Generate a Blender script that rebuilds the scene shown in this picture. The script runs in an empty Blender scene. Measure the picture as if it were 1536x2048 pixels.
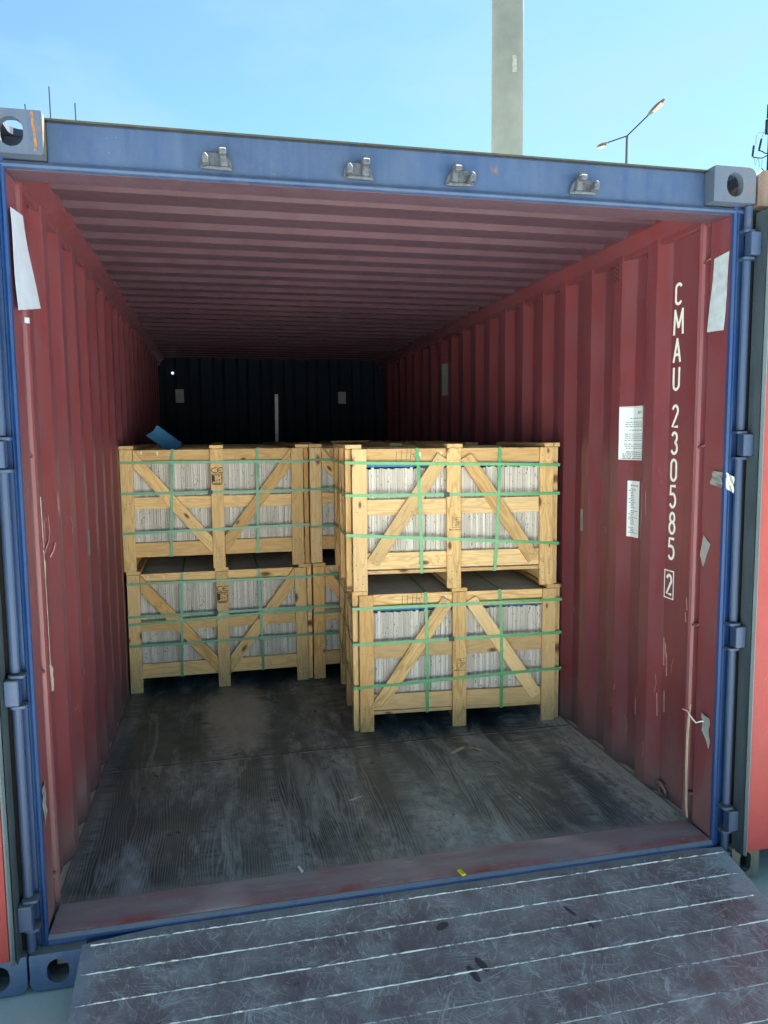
import bpy, bmesh, math, random
from mathutils import Vector, Matrix
from mathutils.geometry import tessellate_polygon
random.seed(7)
S = bpy.context.scene
COL = S.collection
PI = math.pi

# ------------------------------------------------------------------ camera
cam_d = bpy.data.cameras.new('camera'); cam = bpy.data.objects.new('camera', cam_d); COL.objects.link(cam); S.camera = cam
CP = Vector((0.5607, -2.3709, 1.5306)); yaw, pitch, roll = math.radians(12.673), math.radians(-5.747), math.radians(-0.521)
fw = Vector((math.sin(yaw)*math.cos(pitch), math.cos(yaw)*math.cos(pitch), math.sin(pitch)))
rt = Vector((math.cos(yaw), -math.sin(yaw), 0)); up = rt.cross(fw)
r2 = math.cos(roll)*rt + math.sin(roll)*up; u2 = -math.sin(roll)*rt + math.cos(roll)*up
cam.matrix_world = Matrix(((r2.x, u2.x, -fw.x, CP.x), (r2.y, u2.y, -fw.y, CP.y), (r2.z, u2.z, -fw.z, CP.z), (0, 0, 0, 1)))
cam_d.sensor_fit = 'VERTICAL'; cam_d.sensor_height = 24; cam_d.sensor_width = 18
cam_d.lens = 1493.555/2048*24; cam_d.shift_x = -6.337/2048
cam_d.clip_start = 0.05; cam_d.clip_end = 2000

# ------------------------------------------------------------------ light
SUN_AZ, SUN_EL = math.radians(52), math.radians(62)     # azimuth from +y towards +x
w = bpy.data.worlds.new('World'); S.world = w; w.use_nodes = True
wn = w.node_tree.nodes; wl = w.node_tree.links; wn.clear()
sky = wn.new('ShaderNodeTexSky'); sky.sky_type = 'NISHITA'; sky.sun_disc = False
sky.sun_elevation = SUN_EL; sky.sun_rotation = SUN_AZ; sky.air_density = 0.38; sky.dust_density = 0.3; sky.ozone_density = 2.2; sky.altitude = 20
bg = wn.new('ShaderNodeBackground'); bg.inputs['Strength'].default_value = 0.05
wt = wn.new('ShaderNodeTexCoord'); wm = wn.new('ShaderNodeMapping'); wm.inputs['Scale'].default_value = (1.2, 1.2, 3.2); wl.new(wt.outputs['Generated'], wm.inputs[0])
cn = wn.new('ShaderNodeTexNoise'); cn.inputs['Scale'].default_value = 2.6; cn.inputs['Detail'].default_value = 5; cn.inputs['Roughness'].default_value = .55; wl.new(wm.outputs[0], cn.inputs['Vector'])
cr = wn.new('ShaderNodeMapRange'); cr.inputs[1].default_value = .45; cr.inputs[2].default_value = .75; cr.inputs[3].default_value = 0; cr.inputs[4].default_value = .7; wl.new(cn.outputs[0], cr.inputs[0])
cw = wn.new('ShaderNodeMix'); cw.data_type = 'RGBA'; wl.new(cr.outputs[0], cw.inputs[0]); wl.new(sky.outputs[0], cw.inputs[6]); cw.inputs[7].default_value = (1.35, 1.60, 1.75, 1)
ct = wn.new('ShaderNodeMix'); ct.data_type = 'RGBA'; ct.blend_type = 'MULTIPLY'; ct.inputs[0].default_value = 1; wl.new(cw.outputs[2], ct.inputs[6]); ct.inputs[7].default_value = (.84, 1.07, .86, 1)
wo = wn.new('ShaderNodeOutputWorld'); wl.new(ct.outputs[2], bg.inputs[0]); wl.new(bg.outputs[0], wo.inputs[0])
sun_d = bpy.data.lights.new('sun', 'SUN'); sun_d.energy = 5.0; sun_d.angle = math.radians(0.53); sun_d.color = (1, 0.95, 0.87)
sun = bpy.data.objects.new('sun', sun_d); COL.objects.link(sun)
sd = Vector((math.sin(SUN_AZ)*math.cos(SUN_EL), math.cos(SUN_AZ)*math.cos(SUN_EL), math.sin(SUN_EL)))
sun.rotation_euler = sd.to_track_quat('Z', 'Y').to_euler(); sun.location = sd*40
S.view_settings.view_transform = 'Standard'; S.view_settings.look = 'None'; S.view_settings.gamma = 1.0
S.view_settings.exposure = 3.35
S.render.engine = 'CYCLES'; S.cycles.max_bounces = 10; S.cycles.diffuse_bounces = 8; S.cycles.use_denoising = True

# ------------------------------------------------------------------ materials
class NT:
    def __init__(s, name):
        s.m = bpy.data.materials.new(name); s.m.use_nodes = True; s.t = s.m.node_tree; s.t.nodes.clear()
        s.out = s.n('ShaderNodeOutputMaterial'); s.b = s.n('ShaderNodeBsdfPrincipled'); s.l(s.b.outputs[0], s.out.inputs[0])
        s.tc = s.n('ShaderNodeTexCoord'); s.P = s.tc.outputs['Object']
    def n(s, t, **k):
        x = s.t.nodes.new(t)
        for a, b in k.items(): setattr(x, a, b)
        return x
    def l(s, a, b): s.t.links.new(a, b)
    def put(s, inp, v):
        if hasattr(v, 'is_output') or isinstance(v, bpy.types.NodeSocket): s.l(v, inp)
        else:
            if isinstance(v, (tuple, list)) and len(v) == 3 and inp.type == 'RGBA': v = (*v, 1)
            inp.default_value = v
    def math(s, op, a, b=0.0, c=None, clamp=False):
        x = s.n('ShaderNodeMath', operation=op); x.use_clamp = clamp; s.put(x.inputs[0], a); s.put(x.inputs[1], b)
        if c is not None: s.put(x.inputs[2], c)
        return x.outputs[0]
    def mapv(s, scale=(1, 1, 1), loc=(0, 0, 0), rot=(0, 0, 0), src=None):
        x = s.n('ShaderNodeMapping'); s.l(src or s.P, x.inputs[0]); x.inputs['Scale'].default_value = scale
        x.inputs['Location'].default_value = loc; x.inputs['Rotation'].default_value = rot; return x.outputs[0]
    def noise(s, scale=5, detail=4, rough=.55, vec=None, dist=0.0):
        x = s.n('ShaderNodeTexNoise'); s.l(vec or s.P, x.inputs['Vector']); x.inputs['Scale'].default_value = scale
        x.inputs['Detail'].default_value = detail; x.inputs['Roughness'].default_value = rough; x.inputs['Distortion'].default_value = dist
        return x.outputs[0]
    def voro(s, scale=5, vec=None, feat='F1', out='Distance', rnd=1.0):
        x = s.n('ShaderNodeTexVoronoi', feature=feat); s.l(vec or s.P, x.inputs['Vector']); x.inputs['Scale'].default_value = scale
        x.inputs['Randomness'].default_value = rnd
        return x.outputs[out]
    def ramp(s, v, lo, hi, a=0.0, b=1.0, smooth=False):
        x = s.n('ShaderNodeMapRange'); x.clamp = True
        if smooth: x.interpolation_type = 'SMOOTHSTEP'
        s.put(x.inputs[0], v); x.inputs[1].default_value = lo; x.inputs[2].default_value = hi; x.inputs[3].default_value = a; x.inputs[4].default_value = b
        return x.outputs[0]
    def mix(s, f, a, b, mode='MIX'):
        x = s.n('ShaderNodeMix', data_type='RGBA', blend_type=mode); x.clamp_factor = True
        s.put(x.inputs[0], f); s.put(x.inputs[6], a); s.put(x.inputs[7], b); return x.outputs[2]
    def xyz(s, src=None):
        x = s.n('ShaderNodeSeparateXYZ'); s.l(src or s.P, x.inputs[0]); return x.outputs
    def comb(s, a, b, c):
        x = s.n('ShaderNodeCombineXYZ'); s.put(x.inputs[0], a); s.put(x.inputs[1], b); s.put(x.inputs[2], c); return x.outputs[0]
    def bump(s, h, strength=.3, dist=.002, prev=None):
        x = s.n('ShaderNodeBump'); s.put(x.inputs['Height'], h); x.inputs['Strength'].default_value = strength; x.inputs['Distance'].default_value = dist
        if prev: s.l(prev, x.inputs['Normal'])
        return x.outputs[0]
    def set(s, color=None, rough=None, metal=None, normal=None, spec=None, **k):
        if color is not None: s.put(s.b.inputs['Base Color'], color)
        if rough is not None: s.put(s.b.inputs['Roughness'], rough)
        if metal is not None: s.put(s.b.inputs['Metallic'], metal)
        if normal is not None: s.l(normal, s.b.inputs['Normal'])
        if spec is not None: s.put(s.b.inputs['Specular IOR Level'], spec)
        for a, v in k.items(): s.put(s.b.inputs[a], v)
        return s.m

def paint(name, base, dust=(.32, .3, .27), rough=.45, dustamt=.35, rust=0.0, chips=None, chipamt=.0, spec=.5, seed=0.0, wav=.0, mottle=.12, grime=.0, topdust=(.17, .175, .155)):
    t = NT(name); o = (seed, seed*2.3, seed*.7)
    n1 = t.noise(1.7, 5, .6, t.mapv((1, 1, .55), o)); n2 = t.noise(14, 4, .65, t.mapv((1, 1, .35), o)); fine = t.noise(160, 2, .7)
    c = t.mix(t.ramp(n1, .3, .7), tuple(x*.78 for x in base), tuple(min(1, x*1.20) for x in base))
    streak = t.noise(30, 3, .6, t.mapv((1, 1, .04), o))
    d = t.math('MULTIPLY', t.ramp(t.math('ADD', t.math('MULTIPLY', n2, .6), t.math('MULTIPLY', streak, .4)), .38, .72), dustamt)
    c = t.mix(d, c, dust)
    c = t.mix(t.ramp(t.noise(75, 3, .75), .58, .75, 0, .35), c, dust); sp = t.ramp(t.voro(70), .06, .03); sp2 = t.math('MULTIPLY', sp, t.ramp(t.noise(6, 2), .5, .62))
    c = t.mix(t.math('MULTIPLY', sp2, .8), c, (.55, .5, .45))
    if chipamt:
        s1 = t.noise(7, 5, .7, t.mapv((1, 1, .16), o), .6); s2 = t.noise(26, 3, .6, t.mapv((1, 1, .3)))
        m = t.ramp(t.math('ADD', t.math('MULTIPLY', s1, .65), t.math('MULTIPLY', s2, .35)), .66-chipamt*.12, .70-chipamt*.12)
        c = t.mix(t.math('MULTIPLY', m, .8), c, chips or (.6, .3, .25))
    if grime:
        gz = t.math('ADD', t.xyz()[2], t.math('MULTIPLY', t.noise(7, 5, .7, t.mapv((1, 1, .4))), -.5)); c = t.mix(t.math('MULTIPLY', t.ramp(gz, .06, -.22), grime), c, (.20, .15, .14))
        run = t.math('MULTIPLY', t.ramp(t.noise(42, 3, .7, t.mapv((1, 1, .02))), .60, .70), t.ramp(t.noise(2.5, 3, .6), .48, .62)); c = t.mix(t.math('MULTIPLY', run, .5), c, tuple(x*.45 for x in base))
    gm = t.n('ShaderNodeNewGeometry'); nz = t.xyz(gm.outputs['True Normal'])[2]
    td = t.math('MULTIPLY', t.ramp(nz, .55, .85), t.ramp(t.noise(22, 4, .7), .25, .5, .5, .95)); c = t.mix(td, c, topdust)
    if rust:
        r1 = t.noise(9, 6, .7, t.mapv((1, 1, .6), o)); m = t.ramp(r1, .66-rust*.3, .74-rust*.3)
        c = t.mix(m, c, t.mix(t.noise(60, 3), (.07, .03, .018), (.19, .105, .055)))
    rg = t.ramp(t.math('ADD', n2, t.math('MULTIPLY', fine, .3)), .3, 1.0, rough-.08, rough+.22)
    c = t.mix(t.ramp(t.noise(120, 3, .8), .60, .72, 0, mottle), c, dust); c = t.mix(t.ramp(t.noise(85, 3, .8, t.mapv((1, 1, 1), (5, 5, 5))), .60, .74, 0, mottle), c, tuple(x*.35 for x in base))
    h = t.math('ADD', t.math('MULTIPLY', t.noise(60, 3, .6), .5+mottle*2), t.math('MULTIPLY', t.noise(5, 2), 3.0+wav))
    return t.set(c, rg, normal=t.bump(h, .25, .0025), spec=spec)

M = {}
M['red'] = paint('red_paint', (.165, .030, .034), dustamt=.60, grime=.5, chipamt=.12, chips=(.42, .19, .18), rough=.36, dust=(.115, .062, .082))
M['roof'] = paint('roof_red_shaded', (.062, .024, .035), dustamt=.4, rough=.42, dust=(.070, .050, .068), seed=21)  # red darkened: the ceiling's lower light level is put into its colour
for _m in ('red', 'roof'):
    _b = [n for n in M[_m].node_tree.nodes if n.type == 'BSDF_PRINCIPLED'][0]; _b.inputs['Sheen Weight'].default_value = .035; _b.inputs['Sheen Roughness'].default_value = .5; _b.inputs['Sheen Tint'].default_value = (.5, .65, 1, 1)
M['end'] = paint('end_wall_shade_navy', (.005, .010, .020), dustamt=.3, rough=.7, spec=.2, dust=(.010, .017, .028), seed=23)  # navy puts the far end's shade into the colour of a red wall
M['coral'] = paint('door_red_paint', (.25, .034, .034), dustamt=.15, chipamt=.12, chips=(.38, .12, .11), rough=.55, spec=.3, dust=(.25, .08, .075), seed=3)
M['blue'] = paint('faded_blue_paint', (.014, .036, .098), dustamt=.5, rough=.5, rust=.02, dust=(.052, .080, .132), seed=5)
M['navy'] = paint('deep_blue_paint', (.005, .034, .135), dustamt=.35, rough=.42, dust=(.045, .085, .14), seed=8)
M['cast'] = paint('casting_paint', (.032, .055, .11), dustamt=.7, rough=.6, rust=.12, topdust=(.10, .10, .085), dust=(.085, .088, .085), seed=11, mottle=.55)
M['cast_low'] = paint('lower_casting_paint', (.05, .10, .21), dustamt=.5, rough=.55, rust=.20, dust=(.16, .18, .2), seed=2, mottle=.4)
M['rusty'] = paint('rusty_casting', (.075, .05, .042), dustamt=.8, rough=.9, rust=.40, topdust=(.12, .10, .08), dust=(.17, .13, .11), seed=9, mottle=.8)
M['rusty_low'] = paint('pale_rusty_casting', (.11, .105, .085), dustamt=.9, rough=.9, rust=.15, dust=(.20, .19, .15), seed=31, mottle=.8)
M['gapshade_post'] = paint('rusty_post_gap_shade', (.012, .010, .010), dustamt=.3, rough=.85, spec=.2, rust=.04, dust=(.03, .025, .022), seed=19)  # near black: shade of the gap beside the door put into the colour
M['rubber'] = paint('black_rubber', (.022, .035, .045), dustamt=.35, rough=.5, dust=(.10, .13, .15), seed=4)
M['rubber2'] = paint('grey_rubber', (.06, .085, .10), dustamt=.5, rough=.5, dust=(.16, .20, .22), seed=6)
M['dirtysteel'] = paint('dusty_steel', (.17, .16, .15), dustamt=.9, rough=.8, rust=.1, dust=(.40, .37, .33), seed=14)

def threshold_mat():
    t = NT('worn_threshold'); n = t.noise(5, 5, .6, t.mapv((.6, 2.5, 1))); n2 = t.noise(40, 4, .7, t.mapv((.3, 1, 1)))
    c = t.mix(t.ramp(n, .35, .6), (.26, .16, .18), (.29, .26, .28)); y = t.xyz()[1]
    edge = t.math('MULTIPLY', t.ramp(y, .035, .0), t.ramp(t.noise(6, 4), .4, .6)); c = t.mix(edge, c, (.32, .06, .065))
    c = t.mix(t.ramp(n2, .6, .75, 0, .6), c, (.52, .47, .45)); v = t.ramp(t.noise(3, 1), .55, .7)
    return t.set(t.mix(v, c, (.48, .37, .38)), t.ramp(n2, .3, .7, .35, .6), normal=t.bump(n2, .15, .002))
M['threshold'] = threshold_mat()

def floor_mat():
    t = NT('dark_plywood'); X, Y, Z = t.xyz()
    wv = t.noise(3.6, 3, .55, t.mapv((1, .16, 1))); gx = t.math('ADD', t.math('MULTIPLY', X, 92.0), t.math('MULTIPLY', wv, 20.0))
    grain = t.math('SINE', t.math('MULTIPLY', gx, 6.2832)); gn = t.noise(30, 3, .6, t.mapv((1.5, .12, 1)))
    base = t.mix(t.ramp(t.noise(2.4, 4, .6, t.mapv((1, .4, 1))), .35, .65), (.014, .029, .037), (.056, .088, .104))
    near = t.ramp(Y, 1.25, .8); g = t.math('MULTIPLY', t.ramp(t.math('ADD', t.math('MULTIPLY', grain, .5), t.math('MULTIPLY', gn, 1.0)), .35, 1.0), t.math('MULTIPLY', near, t.ramp(t.noise(2.2, 3), .33, .6, .25, .85)))
    c = t.mix(g, base, (.17, .225, .245))
    # tyre bands running in, cut by cross treads
    band = t.noise(4.6, 3, .55, t.mapv((1, .10, 1), (3.1, .2, 0))); tread = t.noise(17, 4, .65, t.mapv((.35, 1.6, 1)), .8)
    bm = t.math('MULTIPLY', t.ramp(band, .5, .66), t.ramp(tread, .38, .68)); c = t.mix(t.math('MULTIPLY', bm, .9), c, (.36, .42, .44))
    dust = t.math('MULTIPLY', t.ramp(t.noise(2.2, 5, .62, t.mapv((1, .4, 1), (7, 0, 0))), .50, .64), t.ramp(t.noise(35, 4, .7, t.mapv((1, .5, 1))), .3, .65)); c = t.mix(t.math('MULTIPLY', dust, .9), c, (.36, .42, .44))
    sm = t.ramp(t.noise(5, 5, .72, t.mapv((1, .22, 1), (1, 4, 0)), .8), .54, .68); c = t.mix(t.math('MULTIPLY', sm, .75), c, (.36, .43, .46))
    # pale patch between the stacks and sandy drift along the right wall
    dx = t.math('DIVIDE', t.math('SUBTRACT', X, .62), .17); dy = t.math('DIVIDE', t.math('SUBTRACT', Y, 1.75), .55)
    rr = t.math('ADD', t.math('MULTIPLY', dx, dx), t.math('MULTIPLY', dy, dy)); pm = t.math('MULTIPLY', t.ramp(t.math('ADD', rr, t.math('MULTIPLY', t.noise(16, 6, .8), 3.2)), 2.9, 2.0), .75); c = t.mix(pm, c, (.34, .32, .29))
    sand = t.math('ADD', X, t.math('MULTIPLY', t.noise(14, 6, .78, t.mapv((1, .35, 1))), .50)); brk = t.ramp(t.noise(38, 8, .85, t.mapv((1, .22, 1)), .4), .43, .53, .12, 1)
    c = t.mix(t.math('MULTIPLY', t.math('MULTIPLY', t.ramp(sand, 2.41, 2.50, 0, .9), brk), t.ramp(Y, 1.7, 1.2, .6, 1)), c, (.52, .52, .47)); c = t.mix(t.math('MULTIPLY', t.ramp(X, 2.27, 2.33, 0, .9), t.ramp(t.noise(14, 5, .8, t.mapv((1, .5, 1))), .38, .5)), c, (.50, .48, .43))
    sandl = t.math('SUBTRACT', X, t.math('MULTIPLY', t.noise(11, 5, .7, t.mapv((1, .4, 1))), .10)); c = t.mix(t.ramp(sandl, .0, -.055, 0, .7), c, (.2, .19, .185))
    thr = t.math('ADD', Y, t.math('MULTIPLY', t.noise(16, 4, .7, t.mapv((.6, 1, 1))), -.14)); c = t.mix(t.ramp(thr, .13, .075, 0, .55), c, (.22, .22, .215))
    # scattered specks and chips
    sp = t.math('MULTIPLY', t.ramp(t.voro(38), .05, .03), t.ramp(t.noise(9, 2), .5, .6)); c = t.mix(sp, c, (.42, .42, .40))
    # panel joints
    for yy in (1.16, 3.55, ): c = t.mix(t.ramp(t.math('ABSOLUTE', t.math('SUBTRACT', Y, yy)), .0055, .003), c, (.006, .008, .009)); c = t.mix(t.math('MULTIPLY', t.ramp(t.math('ABSOLUTE', t.math('SUBTRACT', Y, yy-.012)), .007, .002), t.ramp(t.noise(12, 4, .7), .45, .6, 0, .8)), c, (.35, .40, .41))
    for xx in (.39, 1.56): c = t.mix(t.math('MULTIPLY', t.ramp(t.math('ABSOLUTE', t.math('SUBTRACT', X, xx)), .003, .001), t.ramp(Y, 1.15, 1.17)), c, (.01, .011, .013))
    h = t.math('ADD', t.math('MULTIPLY', grain, t.math('MULTIPLY', near, .35)), t.math('MULTIPLY', tread, 1.4))
    rg = t.ramp(t.noise(7, 5, .6), .3, .7, .26, .58)
    return t.set(c, rg, normal=t.bump(h, .35, .0018), spec=.55)
M['floor'] = floor_mat()

def ledge_mat():
    t = NT('sandy_ledge'); n = t.noise(25, 5, .7); c = t.mix(n, (.42, .37, .33), (.72, .66, .58)); return t.set(c, .9, normal=t.bump(n, .5, .004))
M['ledge'] = ledge_mat()

def ramp_mat():
    t = NT('scraped_plate'); X, Y, Z = t.xyz()
    n = t.noise(2.2, 5, .6); n2 = t.noise(9, 5, .65, t.mapv((1, 1, 1), (4, 4, 0)))
    c = t.mix(t.ramp(n, .35, .65), (.135, .102, .110), (.20, .180, .190)); c = t.mix(t.ramp(n2, .45, .7, 0, .6), c, (.32, .335, .345))
    # fine criss-cross scratches: thin level sets of stretched noise in a few directions
    sc = None
    for k, (a, sx) in enumerate(((.5, 30), (1.25, 38), (-.6, 34), (2.2, 44), (.12, 36), (1.7, 60), (-.25, 55))):
        v = t.noise(sx, 2, .5, t.mapv((1, .05, 1), (k*3.1, k, 0), src=t.mapv(rot=(0, 0, a))), .08)
        m = t.ramp(t.math('ABSOLUTE', t.math('SUBTRACT', v, .5)), .016, .004); m = t.math('MULTIPLY', m, t.ramp(t.noise(9, 4, .7, t.mapv((1, 1, 1), (k*5, 0, 0))), .47, .62))
        sc = m if sc is None else t.math('MAXIMUM', sc, m)
    c = t.mix(t.math('MULTIPLY', sc, .6), c, (.50, .54, .55)); c = t.mix(t.ramp(t.noise(60, 4, .75, t.mapv((1, .4, 1))), .55, .75, 0, .5), c, (.40, .42, .43)); c = t.mix(t.ramp(t.noise(3.3, 4, .6, t.mapv((1, 1, 1), (9, 2, 0))), .52, .68, 0, .55), c, (.115, .075, .09))
    # worn right edge and left edge, bare metal
    wr = t.math('ADD', X, t.math('MULTIPLY', t.noise(12, 5, .7), .34)); c = t.mix(t.ramp(wr, 2.44, 2.47, 0, .6), c, (.34, .40, .43))
    wl_ = t.math('SUBTRACT', X, t.math('MULTIPLY', t.noise(13, 5, .75), .30)); c = t.mix(t.ramp(wl_, .02, -.02, 0, .6), c, (.22, .26, .31))
    dust = t.math('ADD', Y, t.math('MULTIPLY', t.noise(9, 5, .65, t.mapv((.5, 1, 1))), .12)); c = t.mix(t.ramp(dust, .0, .05, 0, .8), c, (.20, .195, .18))
    sp = t.math('MULTIPLY', t.ramp(t.voro(30, t.mapv((1, .6, 1))), .06, .04), t.ramp(t.noise(5, 2), .56, .64)); c = t.mix(sp, c, (.03, .03, .045))
    rg = t.ramp(t.math('ADD', n2, t.math('MULTIPLY', sc, .2)), .3, .8, .26, .5)
    return t.set(c, rg, normal=t.bump(t.math('ADD', t.noise(7, 3), t.math('MULTIPLY', n2, .6)), .2, .004), spec=.6)
M['ramp'] = ramp_mat()

def ridge_mat():
    t = NT('worn_ridge'); m = t.ramp(t.noise(26, 4, .75, t.mapv((1, .3, .3))), .40, .52)
    return t.set(t.mix(m, (.16, .17, .2), (.58, .60, .57)), t.ramp(m, 0, 1, .5, .42), metal=0.0)
M['ridge'] = ridge_mat()

def wood_mat(name, a, b, knotamt=.5):
    t = NT(name); oi = t.n('ShaderNodeObjectInfo'); rnd = oi.outputs['Random']
    off = t.comb(t.math('MULTIPLY', rnd, 37.0), t.math('MULTIPLY', rnd, 11.0), t.math('MULTIPLY', rnd, 5.0))
    va = t.n('ShaderNodeVectorMath', operation='ADD'); t.l(t.P, va.inputs[0]); t.l(off, va.inputs[1]); P = va.outputs[0]
    # knots
    kv = t.n('ShaderNodeTexVoronoi', feature='F1', voronoi_dimensions='2D'); t.l(t.mapv((4.0, 9.0, 1.2), src=P), kv.inputs['Vector']); kv.inputs['Scale'].default_value = 1.0
    kc = t.n('ShaderNodeSeparateColor'); t.l(kv.outputs['Color'], kc.inputs[0]); kd = t.math('DIVIDE', kv.outputs['Distance'], t.math('ADD', .35, t.math('MULTIPLY', kc.outputs[1], .85)))
    has = t.math('GREATER_THAN', kc.outputs[0], 1-knotamt*.32)
    pull = t.math('MULTIPLY', t.ramp(kd, .45, .0), has)
    w1 = t.noise(1.6, 2, .5, t.mapv((1.2, 7, 7), src=P)); ph = t.math('ADD', t.math('MULTIPLY', w1, 9.0), t.math('MULTIPLY', pull, 2.5))
    ring = t.math('SINE', t.math('MULTIPLY', ph, 6.2832)); ringm = t.ramp(ring, .1, 1.0, 0, 1)
    fine = t.noise(9, 4, .65, t.mapv((1.2, 30, 30), src=P)); big = t.noise(2.2, 3, .5, t.mapv((1, 4, 4), src=P))
    c = t.mix(t.math('MULTIPLY', ringm, .85), a, b); c = t.mix(t.ramp(fine, .42, .66, 0, .85), c, tuple(x*.85 for x in b)); c = t.mix(t.ramp(big, .5, .7, 0, .4), c, tuple(min(1, x*1.12) for x in a))
    tint = t.math('FRACT', t.math('MULTIPLY', rnd, 7.13)); c = t.mix(t.math('MULTIPLY', tint, .55), c, (.66, .34, .12)); tint2 = t.math('FRACT', t.math('MULTIPLY', rnd, 23.7)); c = t.mix(t.math('MULTIPLY', tint2, .4), c, (.80, .64, .38)); t3 = t.math('FRACT', t.math('MULTIPLY', rnd, 61.3)); c = t.mix(t.ramp(t3, .7, 1, 0, .3), c, (.42, .30, .18))
    km = t.math('MULTIPLY', t.ramp(kd, .115, .085), has); kr = t.math('MULTIPLY', t.ramp(kd, .17, .11), has)
    c = t.mix(t.math('MULTIPLY', kr, .6), c, (.36, .19, .08)); c = t.mix(km, c, t.mix(t.ramp(kd, .0, .1), (.09, .04, .02), (.30, .15, .07)))
    vv = t.ramp(t.math('FRACT', t.math('MULTIPLY', rnd, 97.1)), 0, 1, .78, 1.12); c = t.mix(1.0, c, t.comb(vv, t.math('POWER', vv, 1.15), t.math('POWER', vv, 1.4)), 'MULTIPLY')
    st = t.ramp(t.noise(5, 5, .7, src_vec(t, P)), .60, .75, 0, .35); c = t.mix(st, c, (.30, .25, .18))
    return t.set(c, .72, normal=t.bump(t.math('ADD', t.math('MULTIPLY', fine, 1.0), t.math('MULTIPLY', ringm, .5)), .3, .0012), spec=.3)
def src_vec(t, P): return t.mapv((.5, 2, 2), src=P)
M['wood'] = wood_mat('pine_wood', (.87, .575, .255), (.55, .295, .105), .9)
M['wood_b'] = wood_mat('brightened_orange_pine', (.95, .60, .25), (.62, .33, .115), .8)  # orange pine, brightened to make up for weaker light on these crates
M['wood_d'] = wood_mat('weathered_pine', (.34, .24, .16), (.24, .155, .10), .3)

def stone_mat():
    t = NT('travertine'); X, Y, Z = t.xyz(); oi = t.n('ShaderNodeObjectInfo')
    gi = t.n('ShaderNodeNewGeometry'); r = gi.outputs['Random Per Island']; r2 = t.math('FRACT', t.math('MULTIPLY', r, 17.3))
    ov = t.comb(X, Y, t.math('ADD', Z, t.math('MULTIPLY', r, 9.0)))
    c = t.mix(r, (.50, .43, .37), (.74, .68, .62)); c = t.mix(t.math('MULTIPLY', t.ramp(r2, .75, 1), .6), c, (.50, .42, .36))
    st = t.noise(9, 4, .7, t.mapv((26, 26, 1.3), src=ov)); c = t.mix(t.ramp(st, .50, .75, 0, .5), c, (.46, .39, .33)); c = t.mix(t.ramp(st, .42, .25, 0, .5), c, (.88, .84, .78))
    patch = t.noise(4, 4, .6, ov); c = t.mix(t.ramp(patch, .5, .68, 0, .4), c, (.48, .42, .36))
    pore = t.math('MULTIPLY', t.ramp(t.voro(95, t.mapv((1, 1, .55), src=ov)), .34, .2), t.ramp(t.noise(11, 4, .7, t.mapv((2, 2, 1), src=ov)), .48, .60)); c = t.mix(t.math('MULTIPLY', pore, .85), c, (.10, .075, .06))
    return t.set(c, .75, normal=t.bump(t.math('SUBTRACT', 1.0, pore), .6, .003))
M['stone'] = stone_mat()

def simple(name, col, rough=.6, metal=0.0, var=.12, sc=20, spec=.5, bump=.1):
    t = NT(name); n = t.noise(sc, 4, .6); c = t.mix(t.ramp(n, .3, .7), tuple(x*(1-var) for x in col), tuple(min(1, x*(1+var)) for x in col))
    return t.set(c, rough, metal, t.bump(n, bump, .002), spec)
M['rib'] = simple('weathered_rib', (.035, .034, .026), .85, var=.3)
M['strap'] = simple('green_strap', (.105, .36, .15), .3, var=.15, sc=40)
M['strap_t'] = simple('teal_green_strap', (.13, .33, .20), .38, var=.15, sc=40)  # bluer, slightly duller green than the first strap colour
M['foam'] = simple('blue_foam', (.055, .20, .40), .85, var=.12, sc=60)
M['cover'] = simple('grey_cover_sheet', (.62, .68, .74), .45, var=.2, sc=8)
M['paper'] = simple('white_paper', (.42, .46, .56), .8, var=.08, sc=14)
M['paperw'] = simple('dusty_paper', (.36, .41, .45), .75, var=.14, sc=30)
M['placard'] = simple('white_placard', (.70, .74, .76), .5, var=.03, sc=30)
M['ink'] = simple('grey_ink', (.06, .06, .07), .6)
M['inkg'] = simple('pale_grey_ink', (.22, .23, .25), .6)
M['burn'] = simple('burnt_mark', (.045, .025, .015), .8, var=.3)
M['white'] = simple('white_marking_paint', (.74, .76, .72), .55, var=.06, sc=40)
M['duct'] = simple('duct_tape', (.32, .34, .35), .32, .35, .15, 12, bump=.4)
M['duct_d'] = simple('dull_tape', (.20, .21, .20), .6, .1, .15, 12)
M['foil'] = simple('foil_tape', (.30, .32, .31), .32, .5, .35, 16, bump=.9)
M['grey_steel'] = simple('weathered_keeper', (.055, .062, .078), .75, .0, .5, 60, bump=.5)
M['caulk'] = simple('cream_sealant', (.55, .47, .38), .7, var=.15, sc=40)
M['scrape'] = simple('pink_scrape', (.40, .20, .19), .6, var=.3, sc=80)
M['dark'] = simple('dark_hole', (.01, .01, .012), .9)
M['yellow'] = simple('yellow_plastic', (.75, .62, .03), .5)
M['splinter'] = simple('wood_splinter', (.52, .40, .28), .8)
M['chalk'] = simple('white_chip', (.72, .74, .70), .8)
M['galv'] = simple('galvanised_steel', (.006, .010, .018), .9, .0, .1, spec=.05)
M['lampshell'] = simple('lamp_shell', (.020, .019, .018), .8)
M['lampglass'] = simple('lamp_glass', (.11, .085, .075), .5)
M['nail'] = simple('nail_head', (.06, .045, .035), .6)

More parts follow.
